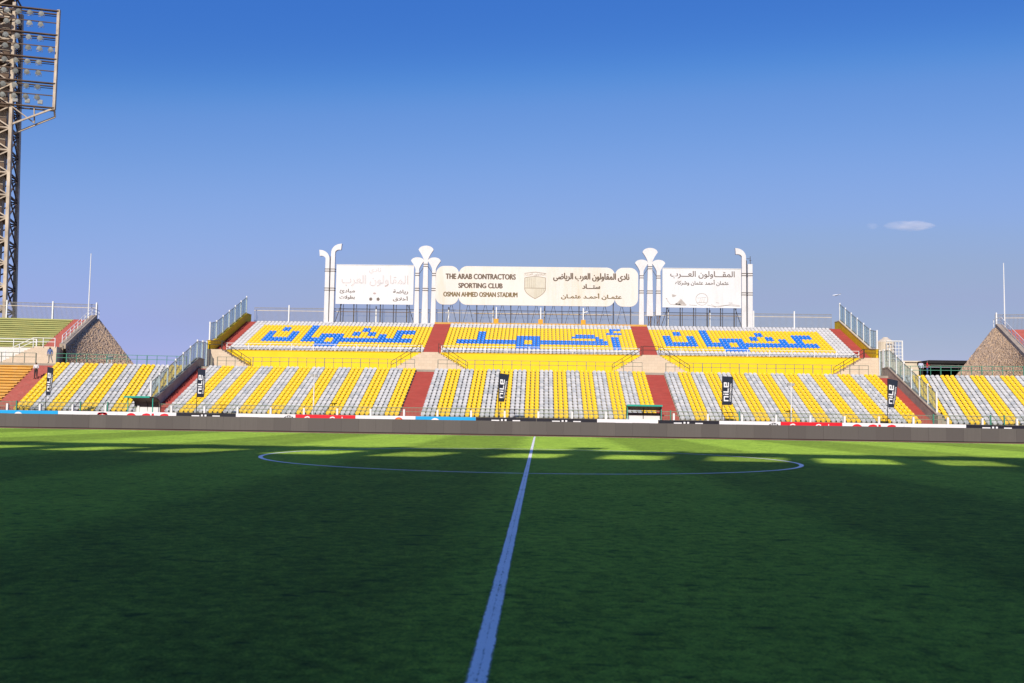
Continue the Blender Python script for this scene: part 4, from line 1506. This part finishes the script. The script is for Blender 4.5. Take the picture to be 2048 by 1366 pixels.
ads = [('c', 'bright cyan advert board at the left edge'), ('we', 'white advert board with small emblem next to the left cyan board'),
       ('wg', 'white advert board with red letters below the curved dugout'), ('k', 'black advert board with white letters below the second flag from left'),
       ('wd', 'white advert board with dark oval between left black and red boards'), ('r', 'red advert board with white script, left of centre'),
       ('ws', 'white advert board with orange round emblem between red and cyan'), ('c', 'bright cyan advert board left of the centre flag'),
       ('k', 'black advert board with white letters below the centre flag'), ('k', 'black advert board with white letters beside the plain white board'),
       ('w', 'plain white advert board below the square dugout'), ('k', 'black advert board between the plain white and dark oval boards'),
       ('wd', 'white advert board with dark oval left of the right red board'), ('r', 'red advert board with white script, right of centre'),
       ('wg', 'white advert board with red letters below the rightmost flag'), ('w', 'plain white advert board near the right red stairs'),
       ('k', 'black advert board with white letters at the right edge')]
for i, (k, lab) in enumerate(ads):
    ad_board(i, k, lab)


# ---- feather flags
def flag(x, lab, lean, narrow, w=.92):
    """Navy cloth on a dark pole; lean shears it, narrow tapers the foot."""
    y = 51.0
    x *= .9695
    w *= .97
    t = thing('feather_flag', (x, y, 0), lab, 'flag', 'navy feather flags along the fence')
    mb = MB(); mb.tube([(x, y, 0), (x, y, 3.4), (x + .02, y, 5.06)], [.035, .03, .02], 6); mb.build('pole', 'rail_black', t)
    nu, nv = 6, 12
    z0, z1 = 2.59, 5.05

    def P(u, v, off=0.0):
        ww = w * (1 - narrow * (1 - v))
        yy = y - .05 + .07 * math.sin(u * 4 + v * 5 + x) * u - off
        return (x + .03 + u * ww + lean * (v - 1) * 0, yy, z0 + (z1 - z0) * v - u * lean * v)
    mb = MB()
    for o in (0, .012):
        mb.add([P(i / nu, j / nv, -o) for j in range(nv + 1) for i in range(nu + 1)],
               [(j * (nu + 1) + i, j * (nu + 1) + i + 1, (j + 1) * (nu + 1) + i + 1, (j + 1) * (nu + 1) + i) for j in range(nv) for i in range(nu)])
    cl = mb.build('cloth', 'flag', t, smooth=True)
    # lettering reads upwards: the word's x runs up the cloth, its height runs leftwards
    tmp = MB(); end = nile_word(tmp, 0, 0, 1.0, 0)
    pr = MB()
    vs_ = []
    for (a, _, c) in tmp.v:
        vs_.append(P(.62 - .54 * c, .13 + .66 * a / 2.85, .012 + (.004 if _ < -.001 else 0)))
    pr.add(vs_, tmp.f)
    tv, tf = text_geo('DEVELOPMENTS', .012)
    pr.add([P(.90 - .16 * b_, .13 + .62 * a, .016) for a, b_ in tv], tf)
    pr.build('print', 'flag_print', cl)


flag(-44.1, 'navy flag with white letters at the far left near the two men', .10, .30, .58)
flag(-30.4, 'navy flag with white letters beside the left red stairs', .05, .10, .70)
flag(-3.35, 'navy flag with white letters in front of the middle block, tapering downward', .12, .48)
flag(16.4, 'navy flag with white letters right of the middle, hanging square', .03, .10)
flag(30.85, 'navy flag with white letters in front of the right red stairs', .18, .42)


# ---- dugouts
def dugout(x, y, w, zt, rot, lab, gap=True):
    t = thing('dugout', (x, y, 0), lab, 'dugout', 'team shelters')
    ca, sa = math.cos(rot), math.sin(rot)

    def T(a, b_, z):
        return (x + ca * a - sa * b_, y + sa * a + ca * b_, z)
    # profile from front lip over the roof and down the back (b depth, z)
    prof = [(-.75, zt - .02), (-.45, zt), (-.05, zt - .06), (.25, zt - .18), (.46, zt - .36)]
    tail = [(.46, zt - .36), (.56, zt - .62), (.60, zt - .86)]
    mb = MB()
    for (b0, z0), (b1, z1) in list(zip(prof, prof[1:])) + ([tail[1:]] if gap else list(zip(tail, tail[1:]))):
        q = [T(-w / 2, b0, z0), T(w / 2, b0, z0), T(w / 2, b1, z1), T(-w / 2, b1, z1), T(-w / 2, b0, z0 - .03), T(w / 2, b0, z0 - .03), T(w / 2, b1, z1 - .03), T(-w / 2, b1, z1 - .03)]
        mb.add(q, [(0, 1, 2, 3), (7, 6, 5, 4), (0, 3, 7, 4), (1, 2, 6, 5)])
    mb.build('canopy', 'dugout_roof', t)
    MB().box(-w / 2, w / 2, .58, .64, .05, zt - .88, T=T).build('back_panel', 'dugout_white', t)
    lip = MB(); lip.box(-w / 2 - .05, w / 2 + .05, -.82, -.74, zt - .06, zt + .09, T=T); lip.build('front_edge', 'teal', t)
    for a in (-w / 2, 0, w / 2):
        rb = MB()
        for (b0, z0), (b1, z1) in zip(prof + tail[1:], prof[1:] + tail[1:]):
            rb.bar(T(a, b0, z0 + .02), T(a, b1, z1 + .02), .08)
        rb.bar(T(a, .60, zt - .86), T(a, .68, 0), .07)
        rb.build('rib', 'steel_dark', t)
    for a in (-w / 2, w / 2):
        MB().bar(T(a, -.3, 0), T(a, -.35, zt - .05), .07).build('post', 'teal', t)
    n = 6
    for k in range(n):
        a = -w / 2 + w * (k + .5) / n
        p = T(a, .12, .62)
        link('bench_seat', SEAT_MESH['white_seat' if k < n / 2 else 'yellow_seat'], t, p, rot)
    MB().box(-w / 2 + .1, w / 2 - .1, .1, .5, .1, .61, T=T).build('bench', 'dugout_white', t)


dugout(9.55, 54.0, 3.0, 2.45, 0.0, 'square fronted dugout with green edge in front of the right middle stairs')
dugout(-35.3, 53.8, 2.9, 2.55, R(-22), 'curved grey dugout with green edge in front of the left red stairs', False)


# ---- slim lamp poles by the fence
for x, z1, lab in ((-20.15, 4.95, 'thin white lamp pole in front of the left lower seats'), (22.75, 4.75, 'thin white lamp pole in front of the right lower seats')):
    t = thing('lamp_pole', (x, 54.9, 0), lab, 'lamp pole', 'thin lamp poles')
    mb = MB(); mb.tube([(x, 54.9, 0), (x, 54.9, z1)], [.07, .045], 8); mb.build('shaft', 'white', t)
    MB().box(x - .32, x - .04, 54.8, 55.0, z1 - .30, z1 - .05).build('lamp_head', 'lamp_body', t)
    MB().box(x + .06, x + .28, 54.82, 54.98, z1 - .34, z1 - .08).build('lamp_head', 'lamp_body', t)
# low floodlight on the left walkway
p = frame(-1)(6.3, 13.2, WALK)
t = thing('floor_lamp', p, 'small white floodlight on two short posts before the left stone slope', 'floodlight')
MB().box(p[0] - .32, p[0] + .32, p[1] - .1, p[1] + .1, WALK + .55, WALK + .95).build('lamp_head', 'lamp_glass', t)
for dx in (-.2, .2):
    MB().bar((p[0] + dx, p[1], WALK), (p[0] + dx, p[1], WALK + .56), .07).build('leg', 'white', t)

# ================================================================== FLOODLIGHT TOWER
TX, TY = -70.5, 89.5
t = thing('floodlight_tower', (TX, TY, 0), 'tall cream lattice floodlight tower at the left edge', 'floodlight tower')
yaw_t = R(17)


def TT(a, b_, z):
    return (TX + math.cos(yaw_t) * a - math.sin(yaw_t) * b_, TY + math.sin(yaw_t) * a + math.cos(yaw_t) * b_, z)


def half(z):
    return 3.15 - (z / 54.0) * 1.15


corners = ((-1, -1), (1, -1), (1, 1), (-1, 1))
for sa_, sb_ in corners:
    mb = MB()
    mb.bar(TT(sa_ * half(0), sb_ * half(0), 0), TT(sa_ * half(53.5), sb_ * half(53.5), 53.5), .42)
    mb.build('leg', 'tower_steel', t)
lev = [8 + 2.9 * k for k in range(17)]
for (a0, b0), (a1, b1) in zip(corners, corners[1:] + corners[:1]):
    mb = MB()
    for i, z in enumerate(lev):
        h0 = half(z)
        mb.bar(TT(a0 * h0, b0 * h0, z), TT(a1 * h0, b1 * h0, z), .17)
        if i + 1 < len(lev):
            z2 = lev[i + 1]
            h1, zm = half(z2), (z + z2) / 2
            hm = half(zm)
            p = ((a0 + a1) / 2 * hm, (b0 + b1) / 2 * hm)
            mb.bar(TT(a0 * h0, b0 * h0, z), TT(a1 * h1, b1 * h1, z2), .15)
            mb.bar(TT(a1 * h0, b1 * h0, z), TT(a0 * h1, b0 * h1, z2), .15)
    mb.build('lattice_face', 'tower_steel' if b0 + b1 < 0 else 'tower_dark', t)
# stair shaft inside, with landings
mb = MB()
mb.box(-1.25, 1.35, -.4, 1.2, 0, 53, T=TT)
mb.build('inner_shaft', 'tower_steel', t)
mb = MB()
for z in lev:
    mb.box(-half(z) * .8, half(z) * .8, -half(z) * .8, half(z) * .8, z - .08, z + .02, T=TT)
    mb.box(.6, 1.7, -1.9, -1.5, z + .3, z + 1.3, T=TT)
mb.build('landings', 'tower_dark', t)
# lamp bank
BW, Z0B, Z1B = 7.35, 39.95, 52.75
BF = -2.6
mb = MB()
for a in (-BW, BW):
    mb.bar(TT(a, BF, Z0B - .2), TT(a, BF, Z1B + .2), .34)
mb.build('bank_frame', 'tower_steel', t)
row_h = (Z1B - Z0B) / 4
for k in range(5):
    z = Z0B + k * row_h
    mb = MB()
    mb.bar(TT(-BW, BF, z), TT(BW, BF, z), .5, .12)
    mb.bar(TT(-BW, BF + .9, z - .1), TT(BW, BF + .9, z - .1), .3, .12)
    mb.build('lamp_walkway', 'tower_dark', t)
    if k < 4:
        mb = MB(); mb.bar(TT(-BW, BF, z + row_h * .5), TT(BW, BF, z + row_h * .5), .12); mb.build('lamp_rail', 'tower_dark', t)
        mb = MB(); mb.bar(TT(-BW, BF + .9, z + row_h * .88), TT(BW, BF + .9, z + row_h * .88), .08); mb.build('lamp_rail', 'tower_dark', t)
for a in (1, -1):
    mb = MB()
    mb.bar(TT(a * 2.2, BF + .2, Z0B - 2.6), TT(a * BW, BF, Z0B), .20)
    mb.bar(TT(a * 2.2, BF + 1.2, Z0B - 3.6), TT(a * BW, BF + .9, Z0B - .9), .20)
    mb.bar(TT(a * 2.2, BF, Z0B - .1), TT(a * 5.0, BF + .6, Z0B - 2.0), .13)
    mb.bar(TT(a * 5.0, BF, Z0B), TT(a * 5.0, BF + .6, Z0B - 2.0), .13)
    mb.bar(TT(a * BW, BF, Z0B), TT(a * BW, BF + .9, Z0B - .9), .2)
    mb.build('bank_brace', 'tower_steel', t)


def lamp_mesh():
    mb = MB()
    n = 14
    prof = [(-.30, .10), (-.22, .30), (.0, .40), (.04, .42)]
    vs_ = [(r * math.cos(2 * math.pi * k / n), -y, r * math.sin(2 * math.pi * k / n)) for y, r in prof for k in range(n)]
    fs = [(i * n + k, i * n + (k + 1) % n, (i + 1) * n + (k + 1) % n, (i + 1) * n + k) for i in range(3) for k in range(n)]
    mb.add(vs_, fs, 0)
    vs_ = [(0, -.10, 0)] + [(.40 * math.cos(2 * math.pi * k / n), -.045, .40 * math.sin(2 * math.pi * k / n)) for k in range(n)]
    lens = bpy.data.meshes.new('lens')
    lens.from_pydata(vs_, [], [(0, k + 1, (k + 1) % n + 1) for k in range(n)])
    lens.materials.append(MAT['lamp_glass'])
    mb.bar((-.44, 0, 0), (-.44, .1, -.5), .05, mi=0)
    mb.bar((.44, 0, 0), (.44, .1, -.5), .05, mi=0)
    mb.bar((-.44, .1, -.5), (.44, .1, -.5), .05, mi=0)
    me = bpy.data.meshes.new('lamp')
    me.from_pydata(mb.v, [], mb.f)
    me.materials.append(MAT['lamp_body'])
    me.polygons.foreach_set('use_smooth', [True] * len(me.polygons))
    return me, lens


LM, LENS = lamp_mesh()
missing = {(5, 0), (5, 1), (5, 2), (5, 3), (5, 5), (5, 6), (5, 7)}
for k in range(8):
    z = Z0B + row_h * .5 * k + (.55 if k % 2 else .75) + .35
    for c in range(-5, 6):
        a = c * 1.34
        if abs(c) == 5 and k != 4:
            continue
        if abs(a) > BW - .6:
            continue
        o = link('lamp', LM, t, TT(a, BF - .45, z), yaw_t)
        o.rotation_euler = (R(random.uniform(8, 22)), R(random.uniform(-6, 6)), yaw_t + R(random.uniform(-18, 18)))
        o.scale = (.8, .8, .8)
        ln = bpy.data.objects.new('lens', LENS)
        COL.objects.link(ln)
        ln.parent = o
for a in (-5.7, -4.2, -2.8, 2.8, 4.2, 5.7):
    mb = MB(); mb.box(a - .28, a + .28, BF - .3, BF, Z0B + .35, Z0B + .85, T=TT)
    sq = mb.build('square_lamp', 'lamp_body', t)
    mb = MB(); mb.box(a - .20, a + .20, BF - .31, BF - .301, Z0B + .42, Z0B + .78, T=TT)
    mb.build('lens', 'lamp_glass', sq)

# ================================================================== BEHIND THE RIGHT GAP
t = thing('water_tank_tower', (43.2, 86.5, 0), 'pale rooftop tank with dome and square mesh cage behind the right end', 'water tank')
MB().box(41.6, 44.1, 86.0, 89.0, 0, 8.5).build('base', 'building', t)
mb = MB()
mb.tube([(42.5, 88.0, 8.5), (42.5, 88.0, 11.0), (42.5, 88.0, 11.25), (42.5, 88.0, 11.5), (42.5, 88.0, 11.6)], [1.05, 1.05, .75, .35, .30], 18)
mb.build('tank', 'building', t)
mb = MB()
for k in range(6):
    x = 42.1 + k * .36
    mb.bar((x, 86.4, 8.4), (x, 86.4, 11.0), .06)
for k in range(7):
    z = 8.5 + k * .41
    mb.bar((42.1, 86.4, z), (43.9, 86.4, z), .05)
mb.bar((43.95, 86.35, 6.0), (43.95, 86.35, 11.1), .12)
mb.bar((42.05, 86.35, 11.05), (43.95, 86.35, 11.05), .10)
mb.build('mesh_cage', 'white', t)
t = thing('low_building', (44.5, 88.0, 0), 'low pale building beyond the right glass screen', 'building')
MB().box(37.2, 46.2, 87.2, 96, 0, 8.55).build('wall', 'building', t)
MB().box(37.0, 46.4, 87.0, 96.2, 8.56, 8.72).build('roof', 'building', t)
MB().box(39.0, 40.0, 87.16, 87.19, 7.0, 7.9).build('window', 'canopy_black', t)
t = thing('shade_canopy', (48.0, 85.5, 0), 'dark flat shade canopy left of the right stone slope', 'canopy')
MB().box(46.0, 56.5, 83.5, 92.0, 8.25, 8.62).build('roof', 'canopy_black', t)
MB().box(46.0, 56.5, 91.8, 92.0, 0, 8.2).build('back_screen', 'canopy_black', t)
for x in (45.3, 47.4, 49.5, 51.6, 53.7):
    MB().bar((x, 83.7, 0), (x, 83.7, 8.25), .10).build('post', 'rail_black', t)
for z in (8.05, 7.82):
    MB().bar((45.2, 83.6, z), (56.0, 83.6, z - .05), .05).build('rail', 'bars', t)

# ================================================================== PEOPLE
def person(loc, face, label, joints, cols, height=1.74):
    """Body grown as one skin over a posed skeleton. joints: name -> (x, y, z) for 1.74 m, y away from the viewer's front."""
    J = dict(pelvis=(0, 0, .95), waist=(0, 0, 1.10), chest=(0, .0, 1.32), neck=(0, 0, 1.49), head0=(0, -.015, 1.58), head1=(0, -.02, 1.70),
             lsh=(.18, 0, 1.42), lel=(.25, .02, 1.15), lha=(.25, -.05, .92), lfi=(.25, -.08, .82), rsh=(-.18, 0, 1.42), rel=(-.25, .02, 1.15), rha=(-.25, -.05, .92), rfi=(-.25, -.08, .82),
             lhip=(.095, 0, .88), lkn=(.10, -.02, .50), lan=(.10, .02, .09), lto=(.11, -.15, .035), rhip=(-.095, 0, .88), rkn=(-.10, -.02, .50), ran=(-.10, .02, .09), rto=(-.11, -.15, .035))
    J.update(joints)
    rad = dict(pelvis=.155, waist=.145, chest=.165, neck=.06, head0=.085, head1=.08, lsh=.075, lel=.05, lha=.034, lfi=.022, lhip=.10, lkn=.068, lan=.045, lto=.035)
    edges = [('pelvis', 'waist'), ('waist', 'chest'), ('chest', 'neck'), ('neck', 'head0'), ('head0', 'head1'), ('chest', 'lsh'), ('lsh', 'lel'), ('lel', 'lha'), ('lha', 'lfi'),
             ('chest', 'rsh'), ('rsh', 'rel'), ('rel', 'rha'), ('rha', 'rfi'), ('pelvis', 'lhip'), ('lhip', 'lkn'), ('lkn', 'lan'), ('lan', 'lto'), ('pelvis', 'rhip'), ('rhip', 'rkn'), ('rkn', 'ran'), ('ran', 'rto')]
    names = list(J)
    me = bpy.data.meshes.new('person_skeleton')
    me.from_pydata([J[k] for k in names], [(names.index(a), names.index(b_)) for a, b_ in edges], [])
    o = bpy.data.objects.new('person_tmp', me)
    COL.objects.link(o)
    md = o.modifiers.new('skin', 'SKIN')
    md.use_smooth_shade = True
    for i, k in enumerate(names):
        key = k if k in rad else 'l' + k[1:]
        sv = me.skin_vertices[0].data[i]
        rr = rad[key]
        flat = .72 if k in ('chest', 'waist', 'pelvis') else 1.0
        sv.radius = (rr, rr * flat)
        sv.use_root = k == 'pelvis'
    sb = o.modifiers.new('sub', 'SUBSURF')
    sb.levels = 2
    sb.render_levels = 2
    dg = bpy.context.evaluated_depsgraph_get()
    bm = bpy.data.meshes.new_from_object(o.evaluated_get(dg))
    bpy.data.objects.remove(o)
    bm.materials.clear()
    for c in ('skin', cols[0], cols[1], 'hair', 'shoe'):
        bm.materials.append(MAT[c])
    H0, H1 = Vector(J['head0']), Vector(J['head1'])
    hands = [Vector(J['lfi']), Vector(J['rfi'])]
    for p in bm.polygons:
        c = p.center
        m_ = 1
        if c.z > 1.47 and (c - H0).length < .3 or c.z > J['neck'][2] + .005:
            m_ = 0
            if c.z > H1.z + .0 or (c.y > H1.y + .035 and c.z > H0.z - .02):
                m_ = 3
        elif min((c - h).length for h in hands) < .135:
            m_ = 0
        elif c.z < .98 and min((c - Vector(J[k])).length for k in ('lel', 'rel', 'lha', 'rha')) > .10:
            m_ = 2
            if c.z < max(J['lan'][2], J['ran'][2]) + .02 and min((c - Vector(J[k])).length for k in ('lto', 'rto')) < .20 and c.z < .12:
                m_ = 4
        p.material_index = m_
        p.use_smooth = True
    k = height / 1.74
    ob = bpy.data.objects.new('person', bm)
    COL.objects.link(ob)
    ob.scale = (k, k, k)
    ob.location = loc
    ob.rotation_euler = (0, 0, face)
    tag(ob, label, 'person', 'people standing in the stand')
    # face: nose, eyes, ears; and five fingers on each hand, as small meshes joined to the body's figure
    mb = MB()
    hc = (H0 + H1) / 2
    mb.add([hc + Vector(q) for q in ((0, -.125, .0), (-.015, -.085, -.02), (.015, -.085, -.02), (0, -.085, .035))], [(0, 1, 2), (0, 2, 3), (0, 3, 1)], 0)
    for s in (-1, 1):
        disc(mb, hc.x + s * .032, hc.z + .02, .013, .008, hc.y - .094, 1, 8)
        mb.tube([hc + Vector((s * .082, .0, -.02)), hc + Vector((s * .092, .01, .025))], [.016, .020], 6, 0)
    disc(mb, hc.x, hc.z - .045, .024, .006, hc.y - .090, 1, 8)
    for a, b_ in (('lha', 'lfi'), ('rha', 'rfi')):
        w, f = Vector(J[a]), Vector(J[b_])
        d = (f - w).normalized()
        sd = d.cross(Vector((1, 0, 0))).normalized()
        for q in range(4):
            base = f + sd * (q - 1.5) * .018
            mb.tube([base, base + d * .04, base + d * (.065 + .012 * (1.5 - abs(q - 1.5))) + Vector((0, -.012, 0))], [.009, .0085, .006], 5, 0)
        mb.tube([w + d * .03 + sd * -.03, w + d * .075 + sd * -.05, w + d * .10 + sd * -.05], [.011, .010, .007], 5, 0)
    hd = mb.build('face_and_fingers', ['skin', 'hair'], None)
    hd.parent = ob
    hd.location = (0, 0, 0)
    return ob


TL, TR_ = frame(-1), frame(1)
st_z = lambda v: L_Z0 - .1 + L_RI / 2 * int((v + .12) / (L_TR / 2))
v = 8.3
person((*TL(12.1, v, 0)[:2], st_z(v)), R(8), 'man in white shirt and dark trousers standing on the faded red stairs', dict(
    lel=(.25, .0, 1.15), lha=(.12, -.17, 1.06), lfi=(.04, -.19, 1.06), rel=(-.25, .0, 1.15), rha=(-.12, -.17, 1.04), rfi=(-.04, -.2, 1.03),
    head0=(0, -.03, 1.57), head1=(0, -.05, 1.68), lan=(.13, .02, .09), lto=(.15, -.15, .035), ran=(-.13, .02, .09), rto=(-.15, -.15, .035)), ('shirt_white', 'trouser_dark'), 1.72)
v = 12.6
person((*TL(12.15, v, 0)[:2], WALK), R(-4), 'man in blue shirt with one leg raised at the top of the stairs', dict(
    lkn=(.24, -.10, .52), lan=(.38, -.06, .15), lto=(.42, -.21, .10), lhip=(.10, 0, .88), rkn=(-.08, -.01, .5),
    lel=(.27, .05, 1.16), lha=(.26, .06, .92), lfi=(.25, .05, .84), rel=(-.28, .03, 1.16), rha=(-.27, -.02, .92), rfi=(-.26, -.04, .83), head1=(-.02, -.03, 1.69)), ('shirt_blue', 'trouser_grey'), 1.74)
person(TR_(.72, 14.2, WALK), R(160), 'man in pale shirt beside the man in red at the right', dict(
    lel=(.25, -.04, 1.16), lha=(.18, -.20, 1.2), lfi=(.12, -.26, 1.24), head1=(.01, -.05, 1.69)), ('shirt_pale', 'trouser_dark'), 1.70)
person(TR_(1.30, 14.0, WALK), R(70), 'man in red shirt and jeans behind the right green railing', dict(
    lel=(.25, -.06, 1.17), lha=(.16, -.26, 1.22), lfi=(.10, -.33, 1.26), rel=(-.25, -.06, 1.17), rha=(-.16, -.26, 1.2), rfi=(-.10, -.33, 1.24)), ('shirt_red', 'trouser_blue'), 1.74)

# ================================================================== SKY THINGS
def far_point(px_, py_, dist):
    d = fw + r2 * ((px_ - 1024) / 1991.0) + u2 * ((683 - py_) / 1991.0)
    return CAM + d.normalized() * dist


p = far_point(1673, 590, 3000)
t = thing('airliner', p, 'tiny white airliner in the sky above the right seats', 'airplane')
mb = MB()
mb.tube([(p.x - 12, p.y, p.z - 1.2), (p.x - 10, p.y, p.z - 1), (p.x - 6, p.y, p.z - .5), (p.x + 8, p.y, p.z + 1.2), (p.x + 12.5, p.y, p.z + 2.2)], [.3, 1.1, 1.5, 1.4, .35], 10)
mb.build('fuselage', 'plane', t, smooth=True)
for s in (-1, 1):
    mb = MB()
    q = [(p.x - 2.5, p.y, p.z - .4), (p.x + 2.5, p.y, p.z + .2), (p.x + 6, p.y + s * 13, p.z + .9), (p.x + 4, p.y + s * 13, p.z + .9)]
    mb.add(q + [(a, b_, c - .35) for a, b_, c in q], [(0, 1, 2, 3), (7, 6, 5, 4), (0, 4, 5, 1), (1, 5, 6, 2), (2, 6, 7, 3), (3, 7, 4, 0)])
    mb.build('wing', 'plane', t)
    mb = MB(); mb.tube([(p.x - 2.5, p.y + s * 4.5, p.z - 1.5), (p.x + 1.2, p.y + s * 4.5, p.z - 1.3)], [.8, .6], 8); mb.build('engine', 'plane_dark', t)
mb = MB()
q = [(p.x + 8.5, p.y - .15, p.z + 1.9), (p.x + 12, p.y - .15, p.z + 2.2), (p.x + 13.5, p.y - .15, p.z + 5.2), (p.x + 12, p.y - .15, p.z + 5.2)]
mb.add(q + [(a, b_ + .3, c) for a, b_, c in q], [(0, 1, 2, 3), (7, 6, 5, 4), (0, 4, 5, 1), (1, 5, 6, 2), (2, 6, 7, 3), (3, 7, 4, 0)])
mb.build('tail_fin', 'plane_dark', t)

m, N, L, B = new_mat('cloud_vapour')
N.remove(B)
pv = N.new('ShaderNodeVolumePrincipled')
pv.inputs['Color'].default_value = (0.95, 0.93, 0.95, 1)
pv.inputs['Anisotropy'].default_value = -0.35
n_ = noise(N, L, world_pos(N, L, (.022, .022, .06)), 1.0, 4, 0.6)
mr = N.new('ShaderNodeMapRange')
mr.inputs[1].default_value, mr.inputs[2].default_value = 0.32, 0.60
mr.inputs[3].default_value, mr.inputs[4].default_value = 0.0, 0.012
L.new(n_, mr.inputs[0])
L.new(mr.outputs[0], pv.inputs['Density'])
L.new(pv.outputs[0], N['Material Output'].inputs['Volume'])
MAT['cloud'] = m
for px_, py_, w, h, lab in ((1820, 452, 66, 13, 'small flat pinkish cloud in the sky at the right'), (1745, 452, 16, 9, 'tiny wisp of cloud left of the small flat cloud')):
    p = far_point(px_, py_, 3000)
    mb = MB()
    nu, nv = 20, 10
    vs_ = []
    for j in range(nv + 1):
        b_ = math.pi * j / nv
        for i in range(nu):
            a = 2 * math.pi * i / nu
            k = 1 + .12 * math.sin(3 * a + px_) + .1 * math.sin(5 * a + 2 * b_)
            vs_.append((p.x + w * k * math.sin(b_) * math.cos(a), p.y + w * .5 * math.sin(b_) * math.sin(a), p.z + h * k * math.cos(b_)))
    mb.add(vs_, [((j + 1) * nu + i, (j + 1) * nu + (i + 1) % nu, j * nu + (i + 1) % nu, j * nu + i) for j in range(nv) for i in range(nu)])
    tag(mb.build('cloud', 'cloud', None, smooth=True), lab, 'cloud', 'small clouds')

# ================================================================== COVERED GRANDSTAND BEHIND THE CAMERA (casts the long shade on the pitch)
GY = -58.0
te, ta = math.tan(R(SUN_EL)), math.tan(R(SUN_AZ))
z_low, z_mid, z_top = (1.0 - GY) * te, (5.9 - GY) * te, (9.6 - GY) * te
t = thing('grandstand', (0, GY, 0), 'covered grandstand behind the viewer whose roof shades the pitch', 'grandstand')
mb = MB()
mb.box(-95, 80, GY - .4, GY, 12.0, z_low)
mb.build('front_screen', 'roof_dark', t)
MB().box(-95, 80, GY - .5, GY + .1, z_mid, z_top).build('fascia_beam', 'roof_dark', t)
MB().box(-95, 80, GY - 24, GY - .41, z_low - .6, z_low - .1).build('roof', 'roof_dark', t)
MB().box(-95, 80, GY - 24, GY - 23.6, 0, z_low - .61).build('back_wall', 'concrete', t)
mb = MB()
for k in range(-20, 21):
    cx = .15 + 4.02 * k - (3.8 - GY) * ta            # opening centre
    wl_, wr_ = random.uniform(.95, 1.5), random.uniform(.95, 1.5)
    mb.box(cx + wl_, cx + 4.02 - wr_, GY - .5, GY, z_low + .002, z_mid - .002)
    mb.box(cx - 1.6, cx + 1.6, GY - .45, GY - .05, z_low + .002, z_low + random.uniform(.1, .6))
    if k % 2 == 0:
        mb.box(cx + .4, cx + 1.6, GY - .3, GY, z_top + .002, z_top + random.uniform(.2, .8))
    else:
        mb.box(cx + 1.0, cx + 1.5, GY - .3, GY, z_top + .002, z_top + random.uniform(.2, .9))
mb.build('columns', 'roof_dark', t)
steps_mb = MB()
steps(steps_mb, lambda s, v, z: (s, -60.0 - v, z), -80, 80, 0, .8, 19, 1.2, .42, 0)
steps_mb.build('terrace', 'concrete', t)
mb = MB()
bx = 3.6 - (16 - GY) * ta
mb.bar((bx, GY, z_top), (bx, GY, z_top + 1.7), .3)
mb.box(bx - .7, bx + .7, GY - .2, GY + .2, z_top + 1.2, z_top + 2.4)
mb.build('roof_mast', 'roof_dark', t)
